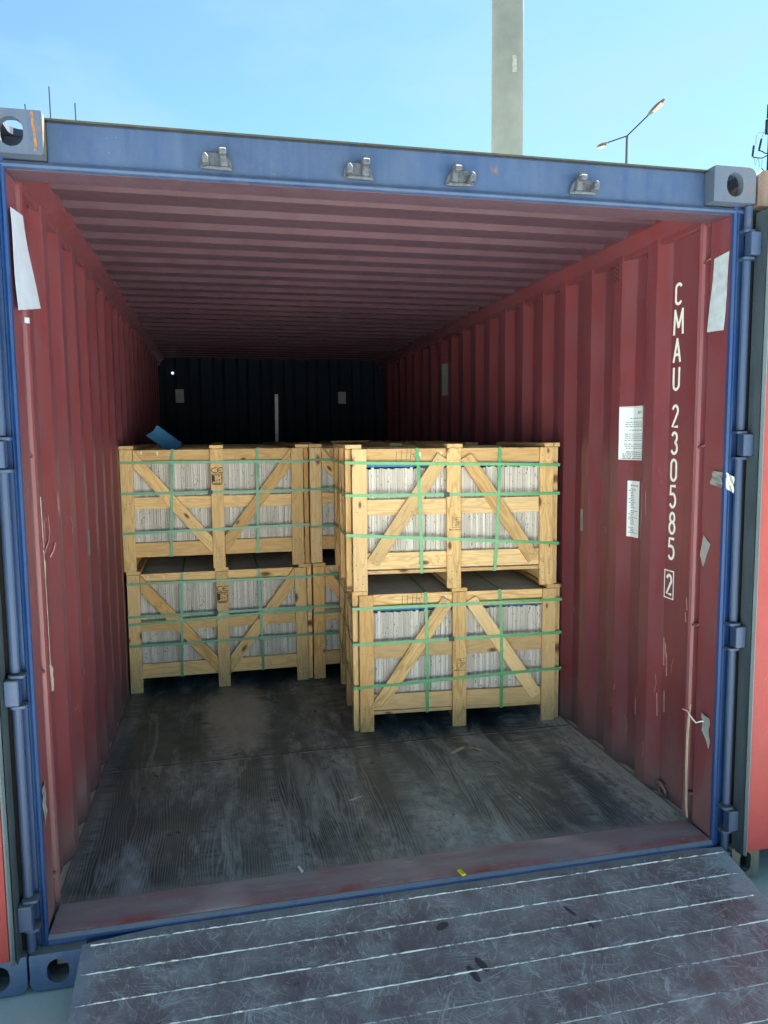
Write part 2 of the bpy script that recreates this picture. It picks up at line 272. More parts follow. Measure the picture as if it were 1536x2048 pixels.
def concrete(name, a, b, sc=1.2):
    t = NT(name); n = t.noise(sc, 6, .65); n2 = t.noise(30, 4, .7); c = t.mix(t.ramp(n, .35, .65), a, b); c = t.mix(t.ramp(n2, .55, .8, 0, .3), c, tuple(x*.6 for x in a))
    sp = t.math('MULTIPLY', t.ramp(t.voro(45), .05, .03), t.ramp(t.noise(3, 2), .5, .6)); c = t.mix(sp, c, (.6, .62, .6))
    return t.set(c, .85, normal=t.bump(n2, .4, .004))
M['ground'] = concrete('yard_concrete', (.41, .45, .42), (.50, .53, .50))
M['mast'] = concrete('mast_concrete', (.070, .083, .080), (.098, .108, .102), .9)

# ------------------------------------------------------------------ mesh helpers
class MB:
    def __init__(s): s.v = []; s.f = []; s.mi = []
    def add(s, vs, fs, mi=0):
        o = len(s.v); s.v += [tuple(v) for v in vs]; s.f += [tuple(i+o for i in f) for f in fs]; s.mi += [mi]*len(fs); return s
    def box(s, x0, y0, z0, x1, y1, z1, mi=0):
        vs = [(x, y, z) for z in (z0, z1) for y in (y0, y1) for x in (x0, x1)]
        return s.add(vs, [(0, 2, 3, 1), (4, 5, 7, 6), (0, 1, 5, 4), (2, 6, 7, 3), (0, 4, 6, 2), (1, 3, 7, 5)], mi)
    def prism(s, poly, axis, a, b, mi=0):
        """poly: 2D points in the other two axes (xy order), extruded along axis from a to b"""
        def P(u, v, t): return {'x': (t, u, v), 'y': (u, t, v), 'z': (u, v, t)}[axis]
        n = len(poly); vs = [P(u, v, a) for u, v in poly]+[P(u, v, b) for u, v in poly]
        fs = [(i, (i+1) % n, n+(i+1) % n, n+i) for i in range(n)]
        tri = tessellate_polygon([[Vector((u, v, 0)) for u, v in poly]])
        fs += [tuple(t) for t in tri]+[tuple(n+i for i in reversed(t)) for t in tri]
        return s.add(vs, fs, mi)
    def tube(s, pts, r, n=10, mi=0, cap=True):
        pts = [Vector(p) for p in pts]; rs = r if isinstance(r, (list, tuple)) else [r]*len(pts); rings = []
        for i, p in enumerate(pts):
            d = (pts[min(i+1, len(pts)-1)]-pts[max(i-1, 0)]).normalized(); a = Vector((0, 0, 1)) if abs(d.z) < .9 else Vector((1, 0, 0))
            u = d.cross(a).normalized(); v = d.cross(u); rings.append([p+rs[i]*(math.cos(2*PI*k/n)*u+math.sin(2*PI*k/n)*v) for k in range(n)])
        vs = [q for r_ in rings for q in r_]; fs = [(i*n+k, i*n+(k+1) % n, (i+1)*n+(k+1) % n, (i+1)*n+k) for i in range(len(pts)-1) for k in range(n)]
        if cap: fs += [tuple(range(n)), tuple(reversed(range((len(pts)-1)*n, len(pts)*n)))]
        return s.add(vs, fs, mi)
    def ribbon(s, pts, wd, w_, t, nrm=None, closed=False, mi=0):
        """flat band through pts; wd = width direction (vector or list), t = thickness along nrm list or computed"""
        pts = [Vector(p) for p in pts]; n = len(pts); vs = []
        for i, p in enumerate(pts):
            W = Vector(wd[i] if isinstance(wd, list) else wd).normalized()
            if nrm is None:
                a = pts[(i-1) % n] if (closed or i) else p; b = pts[(i+1) % n] if (closed or i < n-1) else p; N = W.cross((b-a).normalized()).normalized()
            else: N = Vector(nrm[i] if isinstance(nrm, list) else nrm).normalized()
            vs += [p-W*w_/2, p+W*w_/2, p+W*w_/2+N*t, p-W*w_/2+N*t]
        fs = []
        for i in range(n if closed else n-1):
            a, b = i*4, ((i+1) % n)*4
            for k in range(4): fs.append((a+k, a+(k+1) % 4, b+(k+1) % 4, b+k))
        if not closed: fs += [(0, 3, 2, 1), tuple((n-1)*4+k for k in range(4))]
        return s.add(vs, fs, mi)
    def sheet(s, grid, t, mi=0):
        """thin sheet: grid[i][j] of points; t = thickness vector"""
        t = Vector(t); m, n = len(grid), len(grid[0]); vs = [Vector(p) for r in grid for p in r]; vs += [v+t for v in vs]; o = m*n; fs = []
        for i in range(m-1):
            for j in range(n-1):
                a, b, c, d = i*n+j, i*n+j+1, (i+1)*n+j+1, (i+1)*n+j; fs += [(a, b, c, d), (a+o, d+o, c+o, b+o)]
        for i in range(m-1):
            for j in (0, n-1): a, b = i*n+j, (i+1)*n+j; fs.append((a, b, b+o, a+o))
        for j in range(n-1):
            for i in (0, m-1): a, b = i*n+j, i*n+j+1; fs.append((a, b, b+o, a+o))
        return s.add(vs, fs, mi)
    def mesh(s, name, mats, bevel=0, smooth=False, seg=1):
        me = bpy.data.meshes.new(name); me.from_pydata(s.v, [], s.f)
        for m in mats: me.materials.append(m)
        me.polygons.foreach_set('material_index', s.mi); me.update()
        bm = bmesh.new(); bm.from_mesh(me); bmesh.ops.recalc_face_normals(bm, faces=bm.faces)
        if bevel:
            es = [e for e in bm.edges if len(e.link_faces) == 2 and e.calc_face_angle(0) > .5]
            bmesh.ops.bevel(bm, geom=es, offset=bevel, segments=seg, affect='EDGES', clamp_overlap=True)
        bm.to_mesh(me); bm.free()
        if smooth: me.shade_smooth() if hasattr(me, 'shade_smooth') else [setattr(p, 'use_smooth', True) for p in me.polygons]
        return me

WORLD = {}
def root(name, loc, label, cat, group=None, kind=None):
    o = bpy.data.objects.new(name, None); COL.objects.link(o); o.location = loc; o.empty_display_size = .2; WORLD[o.name] = Matrix.Translation(loc)
    meta(o, label, cat, group, kind); return o
def meta(o, label=None, cat=None, group=None, kind=None):
    if label: o['label'] = label
    if cat: o['category'] = cat
    if group: o['group'] = group
    if kind: o['kind'] = kind
    return o
def put(name, mb, mats, parent=None, bevel=0, smooth=False, mat=None, seg=1, label=None):
    if not isinstance(mats, (list, tuple)): mats = [mats]
    me = mb if isinstance(mb, bpy.types.Mesh) else mb.mesh(name, mats, bevel, smooth, seg)
    o = bpy.data.objects.new(name, me); COL.objects.link(o); mw = mat or Matrix()
    o.matrix_basis = mw; WORLD[o.name] = mw
    if parent:
        o.parent = parent; o.matrix_parent_inverse = WORLD[parent.name].inverted()
    if label: o['label'] = label
    return o
def boolean(mb, cutters, name, mats, bevel=.0):
    a = bpy.data.objects.new('tmp', mb.mesh('tmp', mats, bevel)); COL.objects.link(a); cs = []
    for c in cutters:
        o = bpy.data.objects.new('cut', c.mesh('cut', mats)); COL.objects.link(o); cs.append(o)
        m = a.modifiers.new('b', 'BOOLEAN'); m.operation = 'DIFFERENCE'; m.solver = 'EXACT'; m.object = o
    dg = bpy.context.evaluated_depsgraph_get(); me = bpy.data.meshes.new_from_object(a.evaluated_get(dg)); me.name = name
    for o in cs+[a]: bpy.data.objects.remove(o)
    return me
def obround(cx, cy, w_, h, n=8):
    """rounded slot outline, w x h"""
    r = min(w_, h)/2; pts = []
    if h >= w_: cs = [(cx, cy+h/2-r, 0), (cx, cy-h/2+r, PI)]
    else: cs = [(cx+w_/2-r, cy, -PI/2), (cx-w_/2+r, cy, PI/2)]
    for x, y, a0 in cs:
        for k in range(n+1): a = a0+PI*k/n; pts.append((x+r*math.cos(a), y+r*math.sin(a)))
    return pts
def rrect(x0, y0, x1, y1, r, n=4):
    rs = r if isinstance(r, (list, tuple)) else [r]*4; pts = []
    for (cx, cy, a0, rr) in ((x1-rs[0], y1-rs[0], 0, rs[0]), (x0+rs[1], y1-rs[1], PI/2, rs[1]), (x0+rs[2], y0+rs[2], PI, rs[2]), (x1-rs[3], y0+rs[3], 1.5*PI, rs[3])):
        for k in range(n+1): a = a0+PI/2*k/n; pts.append((cx+rr*math.cos(a), cy+rr*math.sin(a)))
    return pts
def structure(o): o['kind'] = 'structure'; return o

# stroke letters (unit box 0..1 wide .0 to .6)
def arc(cx, cy, rx, ry, a0, a1, n=10): return [(cx+rx*math.cos(math.radians(a0+(a1-a0)*k/n)), cy+ry*math.sin(math.radians(a0+(a1-a0)*k/n))) for k in range(n+1)]
G = {'C': [arc(.3, .8, .24, .2, 20, 180, 7)+arc(.3, .2, .24, .2, 180, 340, 7)],
     'M': [[(.02, 0), (.06, 1), (.3, .28), (.54, 1), (.58, 0)]],
     'A': [[(.02, 0), (.3, 1), (.58, 0)], [(.13, .3), (.47, .3)]],
     'U': [[(.06, 1)]+arc(.3, .22, .24, .22, 180, 360, 8)+[(.54, 1)]],
     '2': [arc(.3, .76, .23, .24, 165, -25, 8)+[(.06, 0), (.56, 0)]],
     '3': [arc(.29, .77, .22, .23, 160, -75, 8)+arc(.29, .26, .25, .26, 75, -160, 9)],
     '0': [arc(.3, .76, .23, .24, 0, 180, 8)+arc(.3, .24, .23, .24, 180, 360, 8)+[(.53, .76)]],
     '5': [[(.52, 1), (.1, 1), (.08, .56)]+arc(.28, .32, .25, .32, 110, -150, 10)],
     '8': [arc(.3, .76, .2, .22, -90, 270, 14), arc(.3, .27, .24, .27, 90, 450, 14)],
     'E': [[(.54, 1), (.06, 1), (.06, 0), (.54, 0)], [(.06, .52), (.45, .52)]],
     'T': [[(.0, 1), (.6, 1)], [(.3, 1), (.3, 0)]], 'R': [[(.06, 0), (.06, 1), (.3, 1)]+arc(.3, .75, .24, .25, 80, -90, 7)+[(.06, .5)], [(.25, .5), (.58, 0)]],
     'H': [[(.06, 0), (.06, 1)], [(.54, 0), (.54, 1)], [(.06, .5), (.54, .5)]], 'I': [[(.3, 0), (.3, 1)]], '-': [[(.15, .45), (.5, .45)]],
     'N': [[(.06, 0), (.06, 1), (.54, 0), (.54, 1)]], 'O': [arc(.3, .5, .25, .5, 0, 360, 14)], 'c': [arc(.42, .5, .42, .5, 60, 300, 12)], 'e': [arc(.42, .5, .42, .5, 60, 300, 12), [(.02, .5), (.4, .5)]]}
def strokes(mb, ch, org, ux, uy, nrm, w_, h, sw, t=.0006, mi=0):
    org, ux, uy, nrm = Vector(org), Vector(ux), Vector(uy), Vector(nrm)
    for k, pl in enumerate(G[ch]):
        pts = [org+ux*(x*w_/.6)+uy*(y*h) for x, y in pl]; wd = []
        for i in range(len(pts)):
            a = pts[max(i-1, 0)]; b = pts[min(i+1, len(pts)-1)]
            d0 = (pts[i]-pts[i-1]).normalized() if i else None; d1 = (pts[i+1]-pts[i]).normalized() if i < len(pts)-1 else None
            d = (b-a).normalized(); n = nrm.cross(d); wd.append(n)
        # each segment separately so that sharp corners keep their width
        for i in range(len(pts)-1):
            d = (pts[i+1]-pts[i]).normalized(); sh = len(pl) < 6
            e = sw*.0 if not sh else sw*.35
            W = nrm.cross(d) if sh else None
            lift = nrm*(.00005*(i % 3)+.0002*k)
            if sh: mb.ribbon([pts[i]-d*e+lift, pts[i+1]+d*e+lift], W, sw, t, nrm, mi=mi)
        if len(pl) >= 6: mb.ribbon([p+nrm*.0002*k for p in pts], wd, sw, t, nrm, mi=mi)
    return mb

# ------------------------------------------------------------------ ground
g = MB(); g.prism([(600*math.cos(2*PI*k/48), 600*math.sin(2*PI*k/48)) for k in range(48)], 'z', -.40, -.158)
gr = structure(put('ground', g, M['ground']))

# ------------------------------------------------------------------ container
W_IN = 2.346; L_IN = 5.90; ZH = 2.292; ZT = 2.435; ZB = -.151; LABELS = {}
CON = root('shipping_container', (1.17, 0, ZB), 'open blue shipping container with red corrugated inside, holding the wooden crates', 'shipping container')
def mirror(pts, on): return [(W_IN-.003-x+.0, y) if on else (x, y) for x, y in pts]
MX = lambda x: 2.34-x

def wall_line():
    P = [(0, 2.345), (.115, 2.345), (.119, 2.368), (.148, 2.370), (.152, 2.350), (.158, 2.341), (.168, 2.336), (.178, 2.341), (.184, 2.350), (.19, 2.37), (.385, 2.37)]; y = .385
    while y+.278 < 5.9: P += [(y+.068, 2.340), (y+.139, 2.340), (y+.207, 2.376), (y+.278, 2.376)]; y += .278
    return P+[(5.9, 2.376)]
WL = wall_line()
rd = random.Random(3); DENTS = [[(rd.uniform(.6, 4), rd.uniform(.1, 2.0), rd.uniform(.03, .10), rd.uniform(.003, .008)) for _ in range(26)] for _ in (0, 1)]
def wall_x(y):
    for (a, xa), (b, xb) in zip(WL, WL[1:]):
        if a <= y <= b: return xa+(xb-xa)*(y-a)/(b-a)
    return 2.376
for side in (0, 1):                                              # 0 right, 1 left
    f = MX if side else (lambda x: x)
    for nm, seg, mat, t in (('side_wall', WL[9:], M['red'], .003), ('post_inner_face', WL[:10], M['red'], .004)):
        m = MB(); n = len(seg); zs = [(-.004 if nm == 'side_wall' else -.0), 2.33]
        pin = [(f(x), y) for y, x in seg]; pout = [(f(x+t), y) for y, x in seg]
        if nm == 'side_wall':
            zz_ = [-.004, -.002]+[.03+2.25*q/46 for q in range(47)]+[2.33]; sg = 1 if not side else -1; gd = []
            fine_ = []
            for (y0_, x0_), (y1_, x1_) in zip(seg, seg[1:]): fine_ += [(y0_, x0_), ((y0_+y1_)/2, (x0_+x1_)/2)]
            fine_.append(seg[-1])
            for z in zz_:
                row = []
                for y, x in fine_:
                    d = .0009*(1+math.sin(2.1*y+1.7*z+side)*math.sin(3.3*z+5.1*y))+.0006*(1+math.sin(9*z+11*y+side*2))
                    for (dy, dz, dr, da) in DENTS[side]: d += da*math.exp(-((y-dy)**2/(dr*.8)**2+(z-dz)**2/(dr*1.6)**2))
                    d = min(d, .0085)*min(1, max(0, (y-.385)/.15))*min(1, max(0, (z-.0)/.08)); row.append((f(x+d), y+.002*math.sin(5*z+y*7)*min(1, max(0, (y-.385)/.3)), z))
                gd.append(row)
            m.sheet(gd, (sg*.003, 0, 0)); put(nm, m, mat, CON); continue
        poly = pin+pout[::-1]; m.prism(poly, 'z', zs[0], zs[1]); put(nm, m, mat, CON)
    # top side rail, bottom ledge
    m = MB(); m.prism([(f(2.300), 2.368), (f(2.345), 2.320), (f(2.345), 2.296), (f(2.389), 2.296), (f(2.389), 2.41), (f(2.300), 2.41)], 'y', .125, 5.92)
    put('top_rail', m, M['red'], CON, .003)
    m = MB(); a, b = sorted((f(2.349), f(2.384))); m.box(a, .15, -.05, b, 5.9, -.005); put('wall_ledge', m, M['ledge'], CON)
    m = MB(); a, b = sorted((f(2.3405), f(2.3475))); m.box(a, .143, -.03, b, 5.9, .003); put('floor_angle', m, M['dirtysteel'], CON)
    m = MB(); a, b = sorted((f(2.3892), f(2.393))); m.box(a, .12, ZB+.03, b, 5.9, 2.29); put('outer_skin', m, M['blue'], CON)
    # corner post: flat blue face beside the opening, shallow groove, recessed web
    for z0, z1, nm in ((-.034, 2.317, 'corner_post'),):
        m = MB(); pl = [(2.340, -.001), (2.341, -.012), (2.3465, -.020), (2.352, -.012), (2.356, -.020), (2.3605, -.014), (2.3635, -.005), (2.389, -.005), (2.389, .118), (2.3495, .118), (2.3495, -.0005), (2.340, -.0003)]
        m.prism([(f(x), y) for x, y in pl], 'z', z0, z1); put(nm, m, M['navy'], CON)
    # hinge pins with lugs; the door knuckle belongs to the door below
    for k, z in enumerate((.094, .794, 1.49, 2.183)):
        for dz in (-.052, .040):
            m = MB(); m.prism(rrect(min(f(2.354), f(2.402)), -.056, max(f(2.354), f(2.402)), -.002, .012), 'z', z+dz, z+dz+.009); put('hinge_lug', m, M['blue'], CON, .002)
# tube of the J-bar between the hinges
for side in (0, 1):
    f = MX if side else (lambda x: x); zs = [-.155+.12, .042, .146, .742, .846, 1.438, 1.542, 2.131, 2.235, 2.315]
    for a, b in zip(zs[::2], zs[1::2]):
        m = MB(); m.prism([(f(2.386)+.0145*math.cos(2*PI*k/16), -.026+.0145*math.sin(2*PI*k/16)) for k in range(16)], 'z', a, b); put('j_bar', m, M['blue'], CON, .002, smooth=False)

def casting(parent, x0, outer_left, z0, top, mat, y0=-.055, W=.162):
    """x0 = left edge. 162 x 178 x 118 box with slots on the front, outer side and top/bottom"""
    r = .028; rs = [.004]*4       # order: x1y1, x0y1, x0y0, x1y0
    k = (1 if outer_left else 0) if top else (2 if outer_left else 3); rs[k] = r
    b = MB(); b.prism(rrect(x0, z0, x0+W, z0+.118, rs, 5), 'y', y0, y0+.178)
    cuts = [MB().prism(obround(x0+W/2, z0+.058, min(.064, W*.4), .080), 'y', y0-.02, y0+.06), MB().box(x0+.026, y0+.026, z0+.02, x0+W-.026, y0+.152, z0+.098),
            MB().prism(obround(y0+.09, z0+.058, .080, .055), 'x', *((x0-.02, x0+.05) if outer_left else (x0+W-.051, x0+W+.028)))]
    if top: cuts.append(MB().prism(obround(x0+W/2, y0+.089, .066, .118), 'z', z0+.07, z0+.14))
    me = boolean(b, cuts, 'corner_casting', [mat], .002); return put('corner_casting', me, mat, parent)
casting(CON, -.049, True, ZT-.118, True, M['cast']); casting(CON, 2.227, False, ZT-.118, True, M['cast'])
casting(CON, -.049, True, ZB, False, M['cast_low']); casting(CON, 2.227, False, ZB, False, M['cast_low'])

m = MB(); m.ribbon([(.088, -.0552, 2.430), (.090, -.0552, 2.40), (.093, -.0552, 2.372), (.0945, -.0552, 2.345), (.094, -.0552, 2.326)], (1, 0, .05), .0075, .0006, (0, -1, 0)); put('rust_streak', m, simple('orange_rust', (.16, .075, .035), .8, var=.5, sc=60, bump=.5), CON)
m = MB(); m.box(.1131, -.053, 2.322, .1137, -.02, 2.430); put('bare_edge', m, simple('yellowed_edge', (.13, .10, .05), .7, var=.4, sc=50), CON)
# header: outer face, lip, red inner gusset
m = MB(); m.prism([(-.004, 2.313), (-.004, 2.424), (.004, 2.432), (.12, 2.432), (.12, 2.31), (.004, 2.31)], 'x', .1135, 2.2265); put('door_header', m, M['blue'], CON, .002)
m = MB(); m.prism([(-.020, 2.3005), (-.012, 2.312), (.118, 2.3095), (.118, 2.2965), (-.001, 2.292), (-.014, 2.294)], 'x', -.045, 2.385); put('header_lip', m, M['blue'], CON, .0015)
m = MB(); m.prism([(-.022, 2.424), (-.022, 2.429), (.12, 2.4365), (.12, 2.4325), (.004, 2.4325)], 'x', .1137, 2.2263); put('header_rib', m, M['rib'], CON)
m = MB(); m.prism([(.0005, 2.2905), (.10, 2.296), (.24, 2.366), (.34, 2.374), (.34, 2.395), (.12, 2.395), (.119, 2.296), (.0005, 2.2922)], 'x', .0, 2.34); put('header_gusset', m, M['roof'], CON)  # takes the roof red, darkened against bounce light from the ground
# roof
m = MB(); P = []; y = .34
while y < 5.85: P += [(y, 2.390), (y+.055, 2.390), (y+.075, 2.370), (y+.135, 2.370), (y+.155, 2.390)]; y += .209
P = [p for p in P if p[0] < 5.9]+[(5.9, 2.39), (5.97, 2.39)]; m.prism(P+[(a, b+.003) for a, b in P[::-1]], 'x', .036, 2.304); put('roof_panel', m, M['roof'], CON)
# end wall with one little rust hole high on the left
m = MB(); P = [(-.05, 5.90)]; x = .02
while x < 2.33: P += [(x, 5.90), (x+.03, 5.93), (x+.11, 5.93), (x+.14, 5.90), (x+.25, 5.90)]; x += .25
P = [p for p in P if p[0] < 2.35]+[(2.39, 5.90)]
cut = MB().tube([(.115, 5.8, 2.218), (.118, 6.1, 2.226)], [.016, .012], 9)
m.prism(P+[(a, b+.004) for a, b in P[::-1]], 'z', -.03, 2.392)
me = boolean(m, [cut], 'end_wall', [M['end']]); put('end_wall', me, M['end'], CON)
# sill, threshold, floor
m = MB(); m.prism([(-.018, -.036), (-.020, -.012), (-.010, -.002), (.0, -.001), (.141, -.006), (.141, -.03), (-.004, -.04)], 'x', -.0, 2.34); put('door_sill', m, M['navy'], CON)
m = MB(); m.prism([(-.008, -.0375), (-.006, -.0415), (-.006, -.105), (.10, -.105), (.10, -.0385)], 'x', .02, 2.32); put('sill_beam', m, M['dirtysteel'], CON)
m = MB(); m.prism([(-.008, -.0005), (.0, .0012), (.02, .0022), (.142, .0005), (.142, -.005), (.0, -.0006)], 'x', .004, 2.336); put('threshold_plate', m, M['threshold'], CON)
m = MB(); m.box(.0005, .1435, -.028, 2.3400, 5.9, .0); put('floor_board', m, M['floor'], CON)
# screws in the floor board near the sill and joints
for k in range(9):
    for yy in (.40, .72, 1.10, 1.22):
        x = .12+k*.262+random.uniform(-.02, .02); m = MB(); m.prism([(x+.007*math.cos(a*PI/4), yy+.007*math.sin(a*PI/4)) for a in range(8)], 'z', -.001, .0008); put('floor_screw', m, M['dirtysteel'], CON)

# keepers on the header
def keeper(x, flip):
    s = -1 if flip else 1; o = MB()
    o.prism([(x-s*.046, 2.326), (x-s*.040, 2.356), (x-s*.022, 2.372), (x+s*.026, 2.372), (x+s*.042, 2.352), (x+s*.050, 2.324)], 'y', -.018, -.003)
    o.prism([(x-s*.040, 2.330), (x-s*.040, 2.352), (x-s*.030, 2.360), (x-s*.022, 2.348), (x-s*.020, 2.330)], 'y', -.052, -.0185)
    o.prism([(x+s*.010, 2.330), (x+s*.012, 2.378), (x+s*.022, 2.392), (x+s*.028, 2.378), (x+s*.034, 2.330)], 'y', -.034, -.0185)
    o.prism([(x+s*.008, 2.356), (x+s*.008, 2.372), (x+s*.030, 2.372), (x+s*.030, 2.356)], 'y', -.060, -.0345)
    o.prism([(x-s*.043, 2.322), (x-s*.030, 2.331), (x+s*.040, 2.331), (x+s*.048, 2.320)], 'y', -.026, -.0185)
    put('cam_keeper', o, M['grey_steel'], CON, .003)
for x, fl in ((.581, False), (1.008, False), (1.339, True), (1.766, True)): keeper(x, fl)

# lashing bars across the recess, rings, vent
for side in (0, 1):
    f = MX if side else (lambda x: x)
    for z in (2.167, 1.484, .794, .112):
        m = MB(); m.tube([(f(2.350), .112, z+.006), (f(2.346), .135, z), (f(2.350), .165, z-.006)], .0055, 8); put('lashing_bar', m, M['red'], CON, smooth=True)
    for yy, z in ((.37, 2.335), (1.78, 2.318), (3.2, 2.318)) + (((.34, .04),) if not side else ()):
        m = MB(); R_ = .030; m.tube([(f(2.352)+(.010 if side else -.010)*math.sin(a*PI/8), yy+R_*math.cos(a*PI/8), z-.008+R_*math.sin(a*PI/8)) for a in range(-8, 9)], .006, 8)
        m.box(min(f(2.345), f(2.372)), yy-.012, z-.006, max(f(2.345), f(2.372)), yy+.012, z+.012); put('lashing_ring', m, M['red'], CON, smooth=False)
m = MB(); m.prism(rrect(.735, 2.205, .800, 2.300, .008), 'x', 2.3365, 2.3395); vent = put('vent_cover', m, M['red'], CON)
m = MB()
for i in range(3):
    for j in range(4):
        cy, cz = .752+i*.016, 2.222+j*.020+(i % 2)*.009; m.prism([(cy+.0048*math.cos(a*PI/4), cz+.0065*math.sin(a*PI/4)) for a in range(8)], 'x', 2.3360, 2.3364)
put('vent_hole', m, M['dark'], vent)

# number on the right wall
m = MB(); LZ = [('C', 2.041, 2.132), ('M', 1.924, 2.03), ('A', 1.815, 1.916), ('U', 1.703, 1.805), ('2', 1.554, 1.652), ('3', 1.445, 1.544), ('0', 1.336, 1.434), ('5', 1.226, 1.327), ('8', 1.118, 1.218), ('5', 1.012, 1.11), ('2', .864, .957)]
for ch, a, b in LZ:
    wch = .062 if ch == 'M' else .046; c = .343 if ch != 'M' else .338
    if ch == '2' and a < 1: wch = .040; c = .352
    strokes(m, ch, (2.3695, c+wch/2, a+.007), (0, -1, 0), (0, 0, 1), (-1, 0, 0), wch, b-a-.014, .0115)
for a, b in (((.384, .853), (.322, .853)), ((.322, .853), (.322, .968)), ((.322, .968), (.384, .968)), ((.384, .968), (.384, .853))):
    P0 = Vector((2.3695, a[0], a[1])); P1 = Vector((2.3695, b[0], b[1])); d = (P1-P0).normalized(); m.ribbon([P0-d*.002, P1-d*.0021], Vector((-1, 0, 0)).cross(d), .0045, .0007, (-1, 0, 0))
put('container_number', m, M['white'], CON, label='white vertical number CMAU 230585 2 painted on the wall')

# placards that follow the corrugation
def on_wall(y0, y1, z0, z1, left=False, skew=0.0, n=14, off=.0008, t=.0008):
    f = MX if left else (lambda x: x); s = 1 if left else -1
    return [[(f(wall_x(y))+s*off, y, z0+(z1-z0)*v+skew*(y-y0)) for y in [y0+(y1-y0)*k/n for k in range(n+1)]] for v in (0, .5, 1)], (s*t, 0, 0)
def patch(name, y0, y1, z0, z1, mat, parent=None, left=False, skew=0.0, off=.0008, n=14, t=.0008):
    gd, tv = on_wall(y0, y1, z0, z1, left, skew, n, off, t); return put(name, MB().sheet(gd, tv), mat, parent)
pl = patch('notice_placard', .566, .727, 1.418, 1.656, M['placard'], CON, off=.001); pl['label'] = 'large white notice placard with lines of grey print'
m = MB()
def wl_line(mb, y0, y1, z, h, mi=0, off=.0025):
    x0 = y1
    while x0 > y0+.002:      # little words; right wall reads from +y to -y
        wd = random.uniform(.006, .018); a = max(x0-wd, y0); k = max(1, int(3)); gd = [[(wall_x(y)-off, y, zz) for y in (a, (a+x0)/2, x0)] for zz in (z, z+h)]
        mb.sheet(gd, (-.0003, 0, 0), mi); x0 = a-.004
for i, ch in enumerate('NOTICE'): strokes(m, ch, (wall_x(.612)-.0028, .625-i*.0078, 1.622), (0, -1, 0), (0, 0, 1), (-1, 0, 0), .0055, .011, .0020, .0003)
zz = 1.601
for blk, n_ in ((1, 1), (0, 3), (1, 1), (0, 4), (0, 3), (2, 4)):
    for j in range(n_):
        wl_line(m, .578, random.uniform(.655, .69) if blk == 1 else random.uniform(.69, .712), zz, .0036 if blk != 2 else .0048, 1 if blk == 1 else 0); zz -= .0092
    zz -= .008
for z in (1.422, 1.6505): m.sheet([[(wall_x(y)-.0025, y, a) for y in [.571+.151*k/8 for k in range(9)]] for a in (z, z+.0012)], (-.0003, 0, 0), 1)
put('print', m, [M['inkg'], M['inkg']], pl)
pl2 = patch('notice_placard', .603, .683, 1.071, 1.324, M['placard'], CON, off=.001); pl2['label'] = 'narrow white placard with a column of grey print'
m = MB(); wl_line(m, .612, .668, 1.300, .006, 1); zz = 1.286
while zz > 1.085:
    if random.random() > .16: wl_line(m, .675-random.choice((.028, .035, .045, .066)), .675-random.choice((.0, .008, .008)), zz, .0034)
    zz -= .0076
put('print', m, [M['inkg'], M['inkg']], pl2)

# paper sheets taped up beside the opening
def paper(name, pts, mat, label, cat, x, left=False, curl=.006, th=.0006, group=None, base=.002):
    f = MX if left else (lambda v: v); s = 1 if left else -1; n = 8; gd = []
    (y0, z0), (y1, z1), (y2, z2), (y3, z3) = pts          # top-out, top-in, bottom-in, bottom-out
    for i in range(n+1):
        v = i/n; row = []
        for j in range(5):
            u = j/4; a = Vector((y0, z0)).lerp(Vector((y1, z1)), u); b = Vector((y3, z3)).lerp(Vector((y2, z2)), u); p = a.lerp(b, v)
            row.append((f(x)+s*(base+curl*(v**2)*(.4+u)+.0012*math.sin(7*v+3*u)), p.x, p.y))
        gd.append(row)
    o = put(name, MB().sheet(gd, (s*th, 0, 0)), mat, smooth=False); meta(o, label, cat, group); return o
paper('paper_sheet', ((.010, 2.172), (.092, 2.163), (.109, 1.904), (.022, 1.900)), M['paperw'], 'crinkled off-white paper sheet stuck inside the right door post above a foil tape', 'paper', 2.345)
paper('paper_sheet', ((.006, 2.190), (.150, 2.205), (.262, 1.95), (.015, 1.905)), M['paper'], 'bluish white paper sheet hanging inside the left door post near the top', 'paper', 2.345, True, .010, base=.011)
o = patch('tape_scrap', .152, .163, 1.888, 1.905, M['paperw'], left=True, off=.004); meta(o, 'tiny white tape scrap just under the paper sheet on the left wall', 'tape')

def strip(name, P, mat, label, cat, th=.0012, n=5, wob=.002, nrm=(-1, 0, 0), group=None):
    a, b, c, d = [Vector(p) for p in P]; N = Vector(nrm); gd = []
    for i in range(n+1):
        gd.append([a.lerp(b, j/3).lerp(d.lerp(c, j/3), i/n)+N*(.0015+wob*(.5+.5*math.sin(i*2.1+j))) for j in range(4)])
    o = put(name, MB().sheet(gd, N*th), mat); meta(o, label, cat, group); return o
strip('duct_tape', ((2.345, .098, 1.150), (2.345, .058, 1.122), (2.345, .096, 1.030), (2.345, .118, 1.070)), M['duct'], 'slanted grey duct tape strip on the right door post beside the white number', 'tape')
strip('foil_tape', ((2.345, .052, 1.395), (2.345, .0015, 1.392), (2.345, .0015, 1.335), (2.345, .070, 1.345)), M['foil'], 'shiny crinkled foil tape wrapped on the right door edge', 'tape', wob=.006)
m = MB(); m.sheet([[(2.339+.0075*j, -.021-.002*math.sin(3*i+2*j), 1.392-.057*i/3-.004*j) for j in range(6)] for i in range(4)], (0, -.001, 0)); o = put('foil_tape', m, M['foil']); meta(o, 'foil tape end lying flat on the blue right door frame', 'tape')
strip('duct_tape', ((2.345, .070, .468), (2.345, .025, .462), (2.345, .020, .345), (2.345, .060, .385)), M['duct'], 'grey duct tape flap low on the right door post holding a white tie', 'tape', wob=.008)
